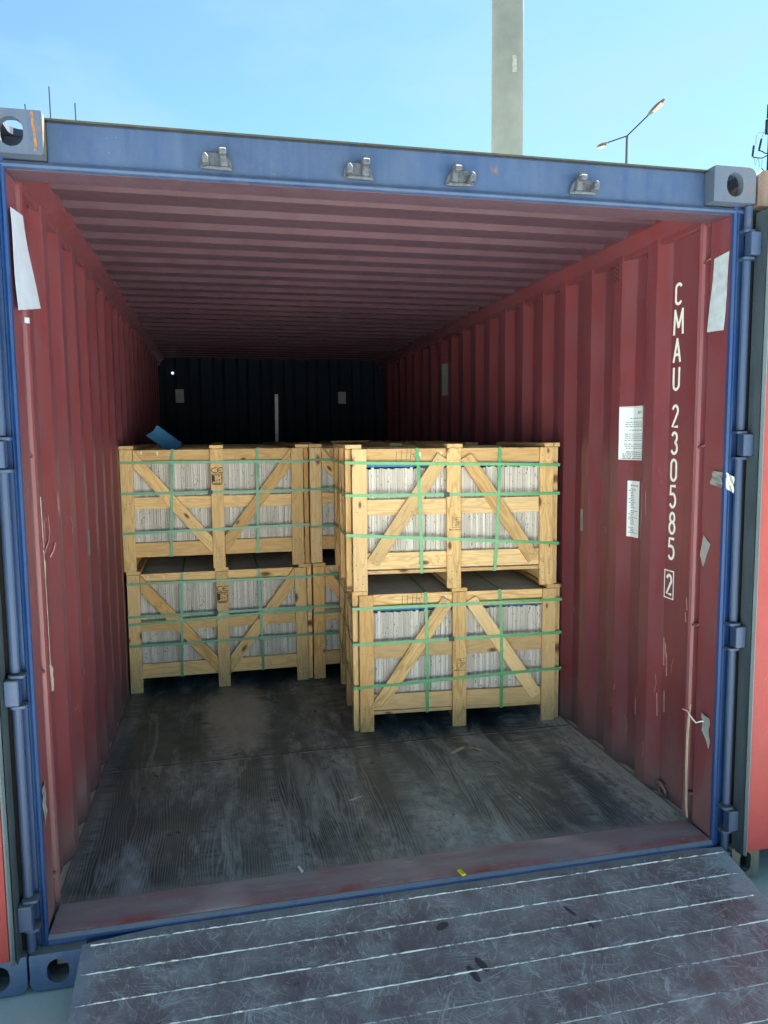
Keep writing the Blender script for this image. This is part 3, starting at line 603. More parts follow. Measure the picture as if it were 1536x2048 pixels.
o = patch('duct_tape', 1.052, 1.105, 1.050, 1.160, M['duct_d'], left=False); meta(o, 'dull grey tape strip on the right wall beside the front crate stack', 'tape')
o = patch('duct_tape', 1.03, 1.075, 1.030, 1.140, M['duct_d'], left=True); meta(o, 'dull grey tape strip halfway up the left wall corrugation', 'tape')
o = patch('duct_tape', 3.40, 3.50, 1.86, 2.11, M['duct_d'], left=False); meta(o, 'faint torn tape strip deep inside on the right wall', 'tape')
strip('duct_tape', ((-.005, .015, .46), (-.005, .055, .47), (-.005, .06, .37), (-.005, .03, .33)), M['duct'], 'small bluish tape tag low on the left door post', 'tape', nrm=(1, 0, 0), wob=.004)
for (x, z0, z1, lb) in ((.185, 1.91, 2.05, 'grey tape patch on the dark end wall at left'), (1.92, 1.90, 2.03, 'grey tape patch on the dark end wall at right')):
    m = MB(); m.box(x-.045, 5.892, z0, x+.04, 5.895, z1); o = put('duct_tape', m, M['duct_d']); meta(o, lb, 'tape')
# tie and hanging string at the lower right post
m = MB(); m.tube([(2.336, .185, .440), (2.333, .150, .446), (2.331, .12, .43), (2.333, .095, .418), (2.338, .072, .432), (2.342, .06, .437)], .0028, 7); o = put('cable_tie', m, M['chalk'], smooth=True); meta(o, 'pale plastic tie poking from the tape flap on the right post', 'cable tie')
m = MB(); m.ribbon([(2.350, .156, .47), (2.338, .150, .36), (2.336, .148, .2), (2.340, .146, .05), (2.346, .147, .005)], (0, 1, .0), .011, .003, (-1, 0, 0)); o = put('wood_strip', m, M['splinter']); meta(o, 'thin pale wooden strip standing against the lower right post', 'wood strip')

# marks on the left wall: sealant strip, scrapes
def polymark(name, pts, mat, left=True, w_=.006, off=.0012, label=None):
    f = MX if left else (lambda v: v); s = 1 if left else -1; m_ = MB(); P_ = [Vector((f(wall_x(y))+s*off, y, z)) for y, z in pts]; N = Vector((s, 0, 0))
    wd = [N.cross((P_[min(i+1, len(P_)-1)]-P_[max(i-1, 0)]).normalized()) for i in range(len(P_))]; m_.ribbon(P_, wd, w_, .0008, N); return put(name, m_, mat, CON, label=label)
polymark('sealant_bead', [(.335, 1.34), (.337, 1.28), (.34, 1.2)], M['caulk'], w_=.010)
polymark('sealant_bead', [(.34, 1.2), (.342, 1.08), (.345, .95), (.346, .8), (.348, .66)], M['caulk'], w_=.006)
m = MB(); m.prism([(MX(2.368), z) for z in ()] or [(.335, .76), (.36, .75), (.382, .73), (.372, .715), (.383, .69), (.376, .655), (.350, .66), (.342, .70)], 'x', MX(2.3692), MX(2.3680)); put('sealant_blob', m, M['caulk'], CON)
m = MB(); m.prism([(.338, 1.13), (.360, 1.115), (.352, 1.075), (.342, 1.03)], 'x', MX(2.3692), MX(2.3680)); put('sealant_blob', m, M['caulk'], CON)
polymark('paint_scrape', [(.365, 1.26), (.372, 1.22), (.368, 1.19), (.345, 1.165), (.325, 1.155)], M['scrape'], w_=.008)
polymark('paint_scrape', [(.40, 1.27), (.404, 1.22), (.396, 1.18), (.375, 1.16), (.35, 1.148)], M['scrape'], w_=.007, off=.002)
polymark('paint_scrape', [(.43, 1.17), (.415, 1.14), (.400, 1.125)], M['scrape'], w_=.014, off=.002)
for _ in range(26):
    y = random.uniform(.22, 1.2); z = random.choice((random.uniform(.1, 1.3), random.uniform(.2, .9))); L = random.uniform(.02, .12)
    polymark('paint_scratch', [(y, z), (y+random.uniform(-.01, .01), z+L/2), (y+random.uniform(-.02, .02), z+L)], M['scrape'], left=random.random() < .45, w_=random.uniform(.0012, .003), off=.0015)
for y, z, h in ((.372, .56, .12), (.35, .52, .1), (.36, .60, .06), (.40, .33, .10), (.36, .36, .09), (.225, .83, .05), (.23, .78, .04), (.58, .27, .08)):
    polymark('paint_scrape', [(y, z), (y+.004, z+h)], M['scrape'], left=False, w_=.007)

# doors swung flat to both sides
def door(side):
    f = MX if side else (lambda x: x); D = root('d', (f(2.40), -.08, -.03), None, None); D.name = 'door'
    D2 = D; WORLD[D2.name] = Matrix.Translation((f(2.40), -.08, -.03)); D2.parent = CON; D2.matrix_parent_inverse = WORLD[CON.name].inverted()
    D2.matrix_basis = WORLD[D2.name]
    if side: D2['label'] = 'door leaf swung open on the left'
    else: D2['label'] = 'door leaf swung open on the right'
    def bx(x0, x1, y0, y1, z0, z1): a, b = sorted((f(x0), f(x1))); return (a, y0+.026, z0, b, y1+.026, z1)
    m = MB(); m.box(*bx(2.4282, 3.56, -.112, -.070, -.024, 2.286)); put('door_panel', m, M['coral'], D2, .006, seg=2)
    m = MB()
    for k in range(5): z0 = .32+k*.40; m.box(*bx(2.62, 3.45, -.122, -.1125, z0, z0+.18))
    put('door_swage', m, M['coral'], D2, .006)
    m = MB(); m.prism([(f(x), y+.026) for x, y in ((2.4105, -.060), (2.4275, -.060), (2.4275, -.106), (2.424, -.116), (2.4195, -.104), (2.4195, -.080), (2.416, -.110), (2.411, -.118))], 'z', -.030, 2.292); put('door_gasket', m, M['rubber'], D2)
    m = MB(); m.prism([(f(x), y+.026) for x, y in ((2.4198, -.1045), (2.4243, -.1165), (2.4278, -.1125), (2.4285, -.1225), (2.4225, -.126), (2.4165, -.116))], 'z', -.028, 2.288); put('gasket_lip', m, M['rubber2'], D2)
    for z in (.094, .794, 1.49, 2.183):
        m = MB(); m.box(*bx(2.3695, 2.4100, -.096, -.058, z-.0385, z+.0385)); put('hinge_knuckle', m, M['blue'], D2, .003)
    return D2
door(0); door(1)

# ------------------------------------------------------------------ neighbouring containers
def neighbour(x0, mat, cmat, label, cl=None, W=.162, sill=True):
    R_ = root('shipping_container', (x0+1.22, 0, ZB), label, 'shipping container')
    casting(R_, x0, True, ZT-.123, True, cmat); casting(R_, x0, True, ZB+(0 if sill else .012), False, cl or cmat, W=W); casting(R_, x0+2.276, False, ZT-.123, True, cmat); casting(R_, x0+2.276, False, ZB, False, cmat)
    for a in (x0+.004, x0+2.384):
        m = MB(); m.box(a, -.02, ZB+.119, a+.05, .10, ZT-.124); put('corner_post', m, M['gapshade_post'], R_, .004)
    m = MB(); m.box(x0+.166, -.02, 2.29, x0+2.272, .10, 2.42); put('header', m, mat, R_, .004)
    if sill: m = MB(); m.box(x0+.166, -.02, ZB+.03, x0+2.272, .10, ZB+.15); put('sill', m, mat, R_, .004)
    m = MB(); m.box(x0+.058, .02, ZB+.152, x0+2.38, .06, 2.288); put('front_panel', m, mat, R_)
    m = MB(); m.box(x0+.01, .102, ZB+.12, x0+2.428, 6.0, 2.40); put('body', m, mat, R_, .004)
    return R_
neighbour(2.398, M['rusty'], M['rusty'], 'rusty brown container on the right, mostly behind the open door', M['rusty_low'], .118, False)
neighbour(-.056-2.438, M['blue'], M['cast_low'], 'blue container on the left, only its rusty lower corner in view')

# ------------------------------------------------------------------ ramp
SL = .17; yR = -.022; zR = -.020
def rz(y): return zR+SL*(y-yR)
RAMP = root('loading_ramp', (1.24, -.45, -.155), 'scraped dark metal loading ramp with bright worn ridges leading up to the container sill', 'loading ramp')
prof = [(.104, -.048), (.20, -.036), (.33, -.023), (1.2, -.022), (2.26, -.022), (2.37, -.032)]
rows = []
NX = 40
def top_y(x):
    for (a, ya), (b, yb) in zip(prof, prof[1:]):
        if a <= x <= b: return ya+(yb-ya)*(x-a)/(b-a)
    return yb
m = MB(); gd = []
for i in range(13):
    v = i/12; row = []
    for j in range(NX+1):
        u = j/NX; xt = .104+u*(2.372-.104); yt = top_y(xt); yb = -.80; y = yt+(yb-yt)*v; xx = .104+.004*v+u*((2.372-.05*v)-.104); row.append((xx, y, rz(y)+.0012*math.sin(9*xx+4*v)*0))
    gd.append(row)
m.sheet(gd, (0, 0, -.014)); put('ramp_plate', m, M['ramp'], RAMP, 0)
for k in range(7):
    y = -.058-.104*k; m = MB(); pts = []; n = 180; x0, x1 = .118, 2.345-.03*((-y)/.8)
    if k == 0: x0, x1 = .13, 2.36
    for i in range(n+1):
        x = x0+(x1-x0)*i/n; pts.append(Vector((x, y+random.uniform(-.0009, .0009), rz(y)+.0002)))
    # rounded ridge with hammered, uneven height
    vs = []; hw = .0022
    for p in pts:
        h = max(.0004, .0028+random.uniform(-.0022, .0010)-(.003 if math.sin(i*.9+k*2)+math.sin(i*.37+k) > 1.25 else 0)); w2 = hw*random.uniform(.75, 1.1)
        vs += [(p.x, p.y-w2, p.z-SL*w2), (p.x, p.y-w2*.5, p.z-SL*w2*.5+h*.8), (p.x, p.y+w2*.3, p.z+SL*w2*.3+h), (p.x, p.y+w2, p.z+SL*w2)]
    fs = [(i*4+j, i*4+j+1, i*4+j+5, i*4+j+4) for i in range(n) for j in range(3)]+[(0, 1, 2, 3), tuple(n*4+j for j in (3, 2, 1, 0))]
    fs += [(i*4+3, i*4, i*4+4, i*4+7) for i in range(n)]
    m.add(vs, fs); put('ridge', m, M['ridge'], RAMP)
m = MB(); m.box(.20, -.70, -.157, .26, -.1, -.150)
for x in (.16, 1.2, 2.28): m.prism([(-.76, -.158), (-.12, -.158), (-.12, rz(-.12)-.0150), (-.76, rz(-.76)-.0150)], 'x', x, x+.02)
put('ramp_rib', m, M['dirtysteel'], RAMP)
# sole prints: damp shoe marks as thin films
def blotch(pts, z=None):
    m_ = MB(); n = len(pts); vs = [(x, y, rz(y)+.0006) for x, y in pts]+[(x, y, rz(y)+.0001) for x, y in pts]; tri = tessellate_polygon([[Vector((x, y, 0)) for x, y in pts]])
    m_.add(vs, [tuple(t_) for t_ in tri]+[(i, (i+1) % n, n+(i+1) % n, n+i) for i in range(n)]); return m_
M['damp'] = simple('damp_mark', (.060, .055, .065), .35)
def blob(cx, cy, a, b, rot, rag=.07, n=22):
    return [(cx+math.cos(rot)*a*math.cos(t_)*r_-math.sin(rot)*b*math.sin(t_)*r_, cy+math.sin(rot)*a*math.cos(t_)*r_+math.cos(rot)*b*math.sin(t_)*r_) for t_, r_ in [(2*PI*k/n, 1+random.uniform(-rag, rag)) for k in range(n)]]
for cx, cy, a, b, r_ in ((1.262, -.378, .032, .011, -1.25), (1.298, -.352, .030, .012, -1.15), (1.222, -.19, .024, .013, .5), (1.66, -.21, .026, .007, -1.1), (1.70, -.27, .022, .007, -1.3)):
    put('damp_mark', blotch(blob(cx, cy, a, b, r_)), M['damp'], RAMP)

# ------------------------------------------------------------------ crates
CW, CD, CH = 1.105, .88, .745; BC = {}
WK = ['wood']
def board_mesh(L, w_, t, warp=0.0, ends=(0, 0), chamfer=None, nails=()):
    key = (WK[0], round(L, 3), round(w_, 3), round(t, 3), ends, chamfer, tuple(nails))
    if key in BC: return BC[key]
    m = MB(); h = w_/2; a = L/2
    pl = [(-a-ends[0]*h, -h), (a-ends[1]*h, -h), (a+ends[1]*h, h), (-a+ends[0]*h, h)]
    if chamfer: c = chamfer; pl = [(-a, -h+c), (-a+c, -h), (a-c, -h), (a, -h+c), (a, h), (-a, h)]
    m.prism(pl, 'z', -t/2, t/2)
    me = m.mesh('board', [M[WK[0]]], .0012)
    if nails:
        bm = bmesh.new(); bm.from_mesh(me); me.materials.append(M['nail'])
        for (u, v) in nails:
            vs = [bm.verts.new((u+.0026*math.cos(k*PI/3), v+.0026*math.sin(k*PI/3), t/2+.0004)) for k in range(6)]; fa = bm.faces.new(vs); fa.material_index = 1
        bm.to_mesh(me); bm.free()
    BC[key] = me; return me
def board(name, parent, p0, p1, w_, t, nrm, ends=(0, 0), chamfer=None, nails=(), mat=None):
    """centre line p0-p1, face normal nrm; local X along, Y across, Z = nrm"""
    p0, p1, N = Vector(p0), Vector(p1), Vector(nrm).normalized(); X = (p1-p0).normalized(); Y = N.cross(X); c = (p0+p1)/2+Y*random.uniform(-.002, .002)
    if name in ('post', 'rail', 'brace'): X = (X+Y*random.uniform(-.006, .006)).normalized(); Y = N.cross(X)
    mw = Matrix(((X.x, Y.x, N.x, c.x), (X.y, Y.y, N.y, c.y), (X.z, Y.z, N.z, c.z), (0, 0, 0, 1)))
    return put(name, board_mesh((p1-p0).length, w_, t, ends=ends, chamfer=chamfer, nails=nails), None, parent, mat=mw)
def nailset(L, zs, v=.018, seed=0):
    rr = random.Random(seed); out = []
    for z in zs:
        for k in range(2): out.append((round(z-L/2+rr.uniform(-.018, .018), 3), round((-v if k else v)+rr.uniform(-.008, .008), 3)))
    return tuple(out)
def crate(kind, label, group, st_h, st_v, strapmat, seed=0, stamp=None, hand=False, name='stone_crate'):
    R_ = root(name, (0, 0, 0), label, 'crate', group); rr = random.Random(seed); WK[0] = 'wood' if kind == 'A' else 'wood_b'
    pw = .072; PH = .722; xs = (.032+pw/2 if kind == 'A' else pw/2+.001, CW/2, CW-.033-pw/2); rz_ = ((.105, .19), (.385, .465), (.645, .722)) if kind == 'A' else ((.095, .17), (.37, .44), (.655, .722))
    for yy, n in ((.010, -1), (CD-.010, 1)):
        for i, x in enumerate(xs):
            dx = rr.uniform(-.004, .004) if n < 0 else 0
            board('post', R_, (x+dx, yy, 0 if i != 1 or kind == 'A' else 0), (x+rr.uniform(-.003, .003), yy, PH), pw, .020, (0, n, 0), nails=nailset(PH, (.03, .07, .14, .42, .69), seed=seed*7+i) if n < 0 else ())
    # rails behind the posts, front and back
    for yy, n in ((.030, -1), (CD-.030, 1)):
        for a, b in rz_: board('rail', R_, (.034, yy, (a+b)/2), (CW-.034, yy, (a+b)/2+rr.uniform(-.004, .004)), b-a, .019, (0, n, 0))
    # side frames: boards on the outside of each end
    for s in (0, 1):
        x = .0145 if not s else CW-.0145; n = (-1, 0, 0) if not s else (1, 0, 0)
        y0s = (.0225+.040, CD/2, CD-.0625)
        for i, yy in enumerate(y0s): board('side_post', R_, (x, yy, 0), (x, yy, PH), .078, .027, n)
        for a, b in rz_[::2]: board('side_rail', R_, (x+(.024 if not s else -.024), .045, (a+b)/2), (x+(.024 if not s else -.024), CD-.045, (a+b)/2), b-a, .019, n)
        za, zb = (.14, .68) if kind == 'B' else (.68, .14)
        for (ya, yb, p, q) in ((.13, CD/2-.06, .16, .62), (CD/2+.06, CD-.13, .62, .16)): board('side_brace', R_, (x, ya, p), (x, yb, q), .062, .020, n)
    # front and back diagonals between the posts
    for yy, n in ((.0105, -1), (CD-.0105, 1)):
        for s in (0, 1):
            if s == 0: xa, xb = xs[0]+pw/2+.003, xs[1]-pw/2-.003
            else: xa, xb = xs[2]-pw/2-.003, xs[1]+pw/2+.003
            if kind == 'A': p = (xa+(.022 if s == 0 else -.022), yy, .140); q = (xb-(.020 if s == 0 else -.020), yy, .680); ch = .012
            else: p = (xa, yy, .668); q = (xb, yy, .138); ch = None
            d = Vector(q)-Vector(p); ang = math.atan2(abs(d.z), abs(d.x)); X = d.normalized(); Y = Vector((0, n, 0)).cross(X)
            sg = 1 if (Y.x*X.x) > 0 else -1; e = math.tan(ang)*.92 if kind == 'B' else 0
            # vertical cut ends: skew so that end faces are parallel to the posts
            sk = -(Y.x/X.x) if kind == 'B' else 0
            sk = round(sk, 3)
            L = d.length; pp = Vector(p); qq = Vector(q)
            if kind == 'B': sh = 0; 
            board('brace', R_, pp, qq, .068, .019, (0, n, 0), ends=(-sk if False else sk, sk) if kind == 'B' else (0, 0), chamfer=ch, nails=nailset(L, (.04, L/2, L-.04), seed=seed+s+20) if n < 0 else ())
    # skids, deck, cleats
    for i, x in enumerate((.040, CW/2, CW-.040)):
        board('skid', R_, (x, .0405, .042), (x, CD-.0405, .042), .080, .024, (1 if i < 2 else -1, 0, 0))
        board('cleat', R_, (x, .0, .7345), (x, CD, .7345), .080, .020, (0, 0, 1))
    board('deck_board', R_, (.030, .031, .090), (CW-.030, .031, .090), .018, .018, (0, -1, 0))
    board('deck_board', R_, (.056, .0405+.06, .0905), (CW-.056, .0405+.06, .0905), .10, .014, (0, 0, 1)); board('deck_board', R_, (.056, CD/2, .0905), (CW-.056, CD/2, .0905), .12, .014, (0, 0, 1)); board('deck_board', R_, (.056, CD-.1, .0905), (CW-.056, CD-.1, .0905), .10, .014, (0, 0, 1))
    # slabs standing on edge
    key = 'slabs%s' % kind
    if key not in BC:
        m = MB(); x = .056; top = .628 if kind == 'A' else .688
        r2_ = random.Random(5 if kind == 'A' else 9)
        while x < CW-.068: wd = r2_.uniform(.0105, .0155); dd = r2_.choice((0, .001, .002, .003, .007)); m.box(x, .0415+dd+r2_.uniform(0, .0015), .099, x+wd-r2_.uniform(.0006, .0022), CD-.0415-dd, top+r2_.uniform(-.010, .0)); x += wd
        BC[key] = m.mesh('slabs', [M['stone']], 0)
    o = put('stone_slabs', BC[key], None, R_)
    if kind == 'A':
        m = MB(); m.box(.052, .0405, .629, CW-.052, CD-.0405, .690); put('foam_sheet', m, M['foam'], R_, .004)
    m = MB(); NXg, NYg = 14, 8; r3 = random.Random(seed+50)
    gd = [[(.056+(CW-.112)*i/NXg, .043+(CD-.086)*j/NYg, (.6965 if kind == 'A' else .700)+.006*abs(math.sin(i*1.1+seed))*abs(math.cos(j*.9))) for i in range(NXg+1)] for j in range(NYg+1)]
    m.sheet(gd, (0, 0, .004)); put('cover_sheet', m, M['cover'], R_)
    # straps
    for zl, zr in st_h:
        m = MB(); e = .0012; zb = (zl+zr)/2; pts = [(-e, -e, zl), (CW+e, -e, zr), (CW+e, CD+e, zb), (-e, CD+e, zb)]; sag = []
        for k, (a, b) in enumerate(zip(pts, pts[1:]+pts[:1])):
            for q in range(6): p = Vector(a).lerp(Vector(b), q/6); p.z += random.uniform(-.0012, .0012) if q else 0; sag.append(p)
        m.ribbon(sag, (0, 0, 1), .0155, .0012, [(Vector((1 if q.x > CW/2 else -1, 0, 0)) if (abs(q.y+e) > .001 and abs(q.y-CD-e) > .001) else Vector((0, -1 if q.y < .1 else 1, 0)) if (.001 < q.x < CW-.001) else Vector((1 if q.x > .5 else -1, -1 if q.y < .1 else 1, 0))) for q in sag], closed=True); put('strap', m, strapmat, R_)
    for xt, xb in st_v:
        m = MB(); e = .0015; xm = (xt+xb)/2
        pts = [(xt, .017, .7245), (xt*.7+xb*.3, -.0015, .56), (xt*.3+xb*.7, -.0015, .28), (xb, .017, .080), (xb, CD-.017, .080), (xm, CD+.0015, .28), (xm, CD+.0015, .56), (xt, CD-.017, .7245)]
        nr = [(0, -1, 1), (0, -1, .05), (0, -1, -.05), (0, -1, -1), (0, 1, -1), (0, 1, -.05), (0, 1, .05), (0, 1, 1)]
        m.ribbon(pts, (1, 0, 0), .0155, .0012, nr, closed=True); put('strap', m, strapmat, R_)
    # buckle crimp behind the middle post, staples, stamps, handwriting
    m = MB(); m.box(CW/2-.055, -.0075, st_h[1][0]*.5+st_h[1][1]*.5-.011, CW/2-.028, -.003, st_h[1][0]*.5+st_h[1][1]*.5+.012); put('strap_seal', m, M['rubber'], R_, .001)
    if stamp == 'CE':
        m = MB(); c = CW/2; z = .60 if seed % 2 else .58
        strokes(m, 'c', (c-.030, -.0004, z), (1, 0, 0), (0, 0, 1), (0, -1, 0), .030, .030, .0048); strokes(m, 'e', (c+.004, -.0004, z), (1, 0, 0), (0, 0, 1), (0, -1, 0), .030, .030, .0048)
        zb = z-.066
        for a, b, cc, d in ((c-.031, zb, c+.031, zb+.004), (c-.031, zb+.056, c+.031, zb+.060), (c-.031, zb+.004, c-.026, zb+.056), (c+.027, zb+.004, c+.031, zb+.056), (c-.026, zb+.012, c-.012, zb+.052), (c-.026, zb-.008, c+.026, zb-.003)): m.box(a, -.0010, b, cc, -.0002, d)
        for k in range(4):
            for q, ch in enumerate(('TR', '- 2', 'HT', '--')[k]):
                if ch in G: strokes(m, ch, (c-.007+q*.016, -.0004, zb+.042-k*.0135), (1, 0, 0), (0, 0, 1), (0, -1, 0), .010, .010, .0026)
        put('stamp', m, M['burn'], R_, label='burnt CE mark with a square stamp below')
    if stamp == 'TR':
        m = MB(); c = CW/2+.012; z = .315
        for a, b, cc, d in ((c-.024, z, c+.024, z+.0012), (c-.024, z+.052, c+.024, z+.0532), (c-.0240, z+.0012, c-.0228, z+.052), (c+.0228, z+.0012, c+.024, z+.052)): m.box(a, -.0010, b, cc, -.0002, d)
        for k, tx in enumerate(('TR-', '-283', ' HT')):
            for q, ch in enumerate(tx):
                if ch in G: strokes(m, ch, (c-.018+q*.010, -.0004, z+.036-k*.0145), (1, 0, 0), (0, 0, 1), (0, -1, 0), .007, .0105, .0019)
        for q in range(9): m.box(c-.040+q*.0075, -.0010, z-.014, c-.040+q*.0075+rr.uniform(.003, .006), -.0002, z-.014+rr.uniform(.003, .008))
        put('stamp', m, M['burn'], R_, label='brown TR-283 HT stamp on the middle post')
    if hand:
        m = MB(); x = .245
        for k, ch in enumerate('IIIR'): strokes(m, ch, (x+k*.027, .0202, .652+.004*k), (1, .0, 0), (.08, 0, 1), (0, -1, 0), .034 if ch == 'R' else .02, .058, .0022)
        put('pencil_mark', m, M['ink'], R_, label='IIIR written by hand on the top rail')
    m = MB()
    for x, z in ((.12, .70), (.21, .695)) if kind == 'B' else ((.375, .690), (.485, .692)): m.prism([(x-.006, z+.012), (x+.008, z+.012), (x+.006, z-.012), (x+.001, z-.004)], 'y', .0195, .0202)
    put('label_scrap', m, M['chalk'], R_)
    return R_
def copy_tree(o, parent=None):
    c = o.copy(); COL.objects.link(c)
    if parent: c.parent = parent
    for ch in list(o.children): copy_tree(ch, c)
    return c
GR = 'pine crates of stone slabs stacked inside the container'
def place(o, x, y, z, rot=0): o.location = (x, y, z); o.rotation_euler = (0, 0, rot)
a1 = crate('A', 'lower crate of the nearer right stack, standing on the floor, bright green straps', GR, ((.655, .662), (.468, .482), (.238, .285)), ((.378, .385), (.772, .785)), M['strap'], 1, 'TR', True)
place(a1, 1.207, 1.326, 0, math.radians(-4.2))
a2 = crate('A', 'upper crate of the nearer right stack with a blue foam strip under its top rail', GR, ((.655, .630), (.490, .482), (.290, .218)), ((.362, .385), (.792, .768)), M['strap'], 2, 'TR', True)
place(a2, 1.178, 1.318, .748, math.radians(-4.6)); a1.scale = a2.scale = (1.012, 1, 1)
b1 = crate('B', 'lower left crate with four crossing teal straps and a burnt CE stamp, on the floor', GR, ((.670, .662), (.470, .470), (.425, .455), (.292, .292)), ((.318, .298), (.776, .790)), M['strap_t'], 3, 'CE')
place(b1, .006, 2.240, 0, math.radians(.4))
b2 = crate('B', 'upper left crate with three teal straps and a burnt CE stamp, against the left wall', GR, ((.648, .640), (.465, .462), (.228, .250)), ((.300, .272), (.795, .785)), M['strap_t'], 4, 'CE')
place(b2, -.004, 2.236, .7455, math.radians(-.3))
c1 = copy_tree(b1); c1['label'] = 'lower crate half hidden behind the nearer right stack, next to the left stack'; place(c1, 1.119, 2.250, 0)
c2 = copy_tree(b2); c2['label'] = 'upper crate half hidden behind the nearer right stack, next to the left stack'; place(c2, 1.111, 2.262, .7455, math.radians(.5))
names = (('second', 3.15), ('third', 4.04), ('last', 4.95))
for k, (nm, y) in enumerate(names):
    for s in (0, 1):
        c = copy_tree(b2); c['label'] = ('crate in the %s row back on the %s, only its top edge showing' % (nm if nm != 'last' else 'farthest', 'left' if not s else 'right')) if nm != 'second' else 'crate directly behind the %s, only its top edge showing' % ('upper left crate' if not s else 'half hidden upper crate')
        place(c, .01+1.14*s+random.uniform(-.01, .02), y+random.uniform(0, .03), .7455+random.uniform(-.002, .004), random.uniform(-.01, .01))
        d = copy_tree(b1); d.name = 'stone_crate'; d['label'] = 'lowest level crate under the %s row, %s side' % (nm, 'left' if not s else 'right'); place(d, .01+1.14*s, y+.01, 0)

# blue foam corner profile lying on the crates, and loose bits on top
A_, B_, C_ = Vector((.105, 2.75, 1.552)), Vector((.150, 2.75, 1.582)), Vector((.176, 2.75, 1.618)); dv = Vector((.150, .10, -.118)); m = MB()
n1 = Vector((0, .004, .004)); m.sheet([[A_, B_], [A_+dv, B_+dv]], (0, .008, .003)); m.sheet([[B_+Vector((.0004, .0, 0)), C_], [B_+dv+Vector((.0004, .0, 0)), C_+dv]], (0, .008, .004)); o = put('foam_profile', m, M['foam']); meta(o, 'blue folded foam corner piece sticking up from the top of the left crates', 'foam strip')
m = MB(); m.box(-.017, -.010, 0, .017, .010, .56); M['lath'] = simple('pale_lath', (.80, .80, .74), .8, var=.3, sc=12)
o = put('wood_lath', m, M['lath'], mat=Matrix.Translation((1.187, 5.86, 1.44)) @ Matrix.Rotation(math.radians(.8), 4, 'Y')); meta(o, 'pale wooden lath standing upright against the dark end wall', 'lath')
for k, (x, y, L, an) in enumerate(((1.55, 3.3, .30, .1), (1.35, 2.75, .10, .9))):
    m = MB(); m.prism([(-L/2, -.012), (L/2, -.007), (L/2*.9, .010), (-L/2*.8, .012)], 'z', 0, .012); o = put('wood_offcut', m, M['wood'], mat=Matrix.Translation((x, y, 1.492)) @ Matrix.Rotation(an, 4, 'Z')); meta(o, ('long thin offcut lying on the crate tops at the right', 'short offcut lying on the crate top behind the nearer stack')[k], 'offcut')

# ------------------------------------------------------------------ debris on the floor and ramp
def chip(name, pts, z, mat, label, cat, h=.004):
    m_ = MB(); m_.prism(pts, 'z', z, z+h); o_ = put(name, m_, mat, None, .0005); meta(o_, label, cat); return o_
chip('wood_splinter', ((1.613, .958), (1.625, .953), (1.70, 1.005), (1.697, 1.018), (1.66, 1.000)), .0005, M['splinter'], 'broad pale splinter on the floor before the right stack', 'splinter', .005)
chip('wood_splinter', ((1.724, 1.013), (1.726, 1.009), (1.775, .960), (1.778, .965)), .0005, M['splinter'], 'thin straw-like sliver beside the broad splinter on the floor', 'splinter')
chip('wood_splinter', ((1.057, .615), (1.075, .612), (1.121, .638), (1.118, .642), (1.09, .632)), .0005, M['splinter'], 'small pale splinter in the middle of the open floor', 'splinter')
chip('wood_chip', ((.942, 2.072), (.958, 2.062), (.972, 2.076), (.955, 2.086)), .0005, M['splinter'], 'small wood chip in front of the left stack near the wall gap', 'wood chip')
chip('wood_chip', ((1.758, .462), (1.766, .455), (1.772, .468), (1.764, .478)), .0005, M['splinter'], 'tan chip on the floor at the right near the sill', 'wood chip')
chip('plastic_bit', ((1.338, .012), (1.352, .016), (1.360, -.018), (1.346, -.022)), .003, M['yellow'], 'bright yellow plastic bit lying on the sill edge', 'plastic bit', .006)
chip('plaster_chip', ((.792, .168), (.799, .170), (.809, .134), (.801, .132)), .003, M['chalk'], 'white stick-like chip lying where the floor meets the threshold', 'chip', .005)
for (cx, cy, s_, lb) in ((1.43, -.26, .010, 'tiny tan chip on the ramp right of the shoe marks'), (1.46, -.36, .011, 'tiny cream chip low on the ramp near its middle')):
    chip('wood_chip', [(cx+s_*math.cos(k*1.26)*(.6+.4*(k % 2)), cy+s_*.6*math.sin(k*1.26)) for k in range(5)], rz(cy)+.001, M['splinter'], lb, 'wood chip', .003)
# grit on the ledge by the right wall
m = MB()
for _ in range(420):
    if random.random() < .55: x = 2.335-abs(random.gauss(0, .045)); y = random.uniform(.15, 1.3)
    else: x = random.uniform(.05, 2.3); y = random.uniform(.15, 2.1)
    s_ = random.uniform(.0008, .0026); n = 5; vs = [(x+s_*math.cos(2*PI*k/n), y+s_*math.sin(2*PI*k/n), .0002) for k in range(n)]+[(x, y, s_*.9)]; m.add(vs, [(k, (k+1) % n, n) for k in range(n)])
o = put('grit', m, M['ledge']); o['kind'] = 'stuff'; o['label'] = 'sandy grit and specks scattered over the container floor'; o['category'] = 'grit'

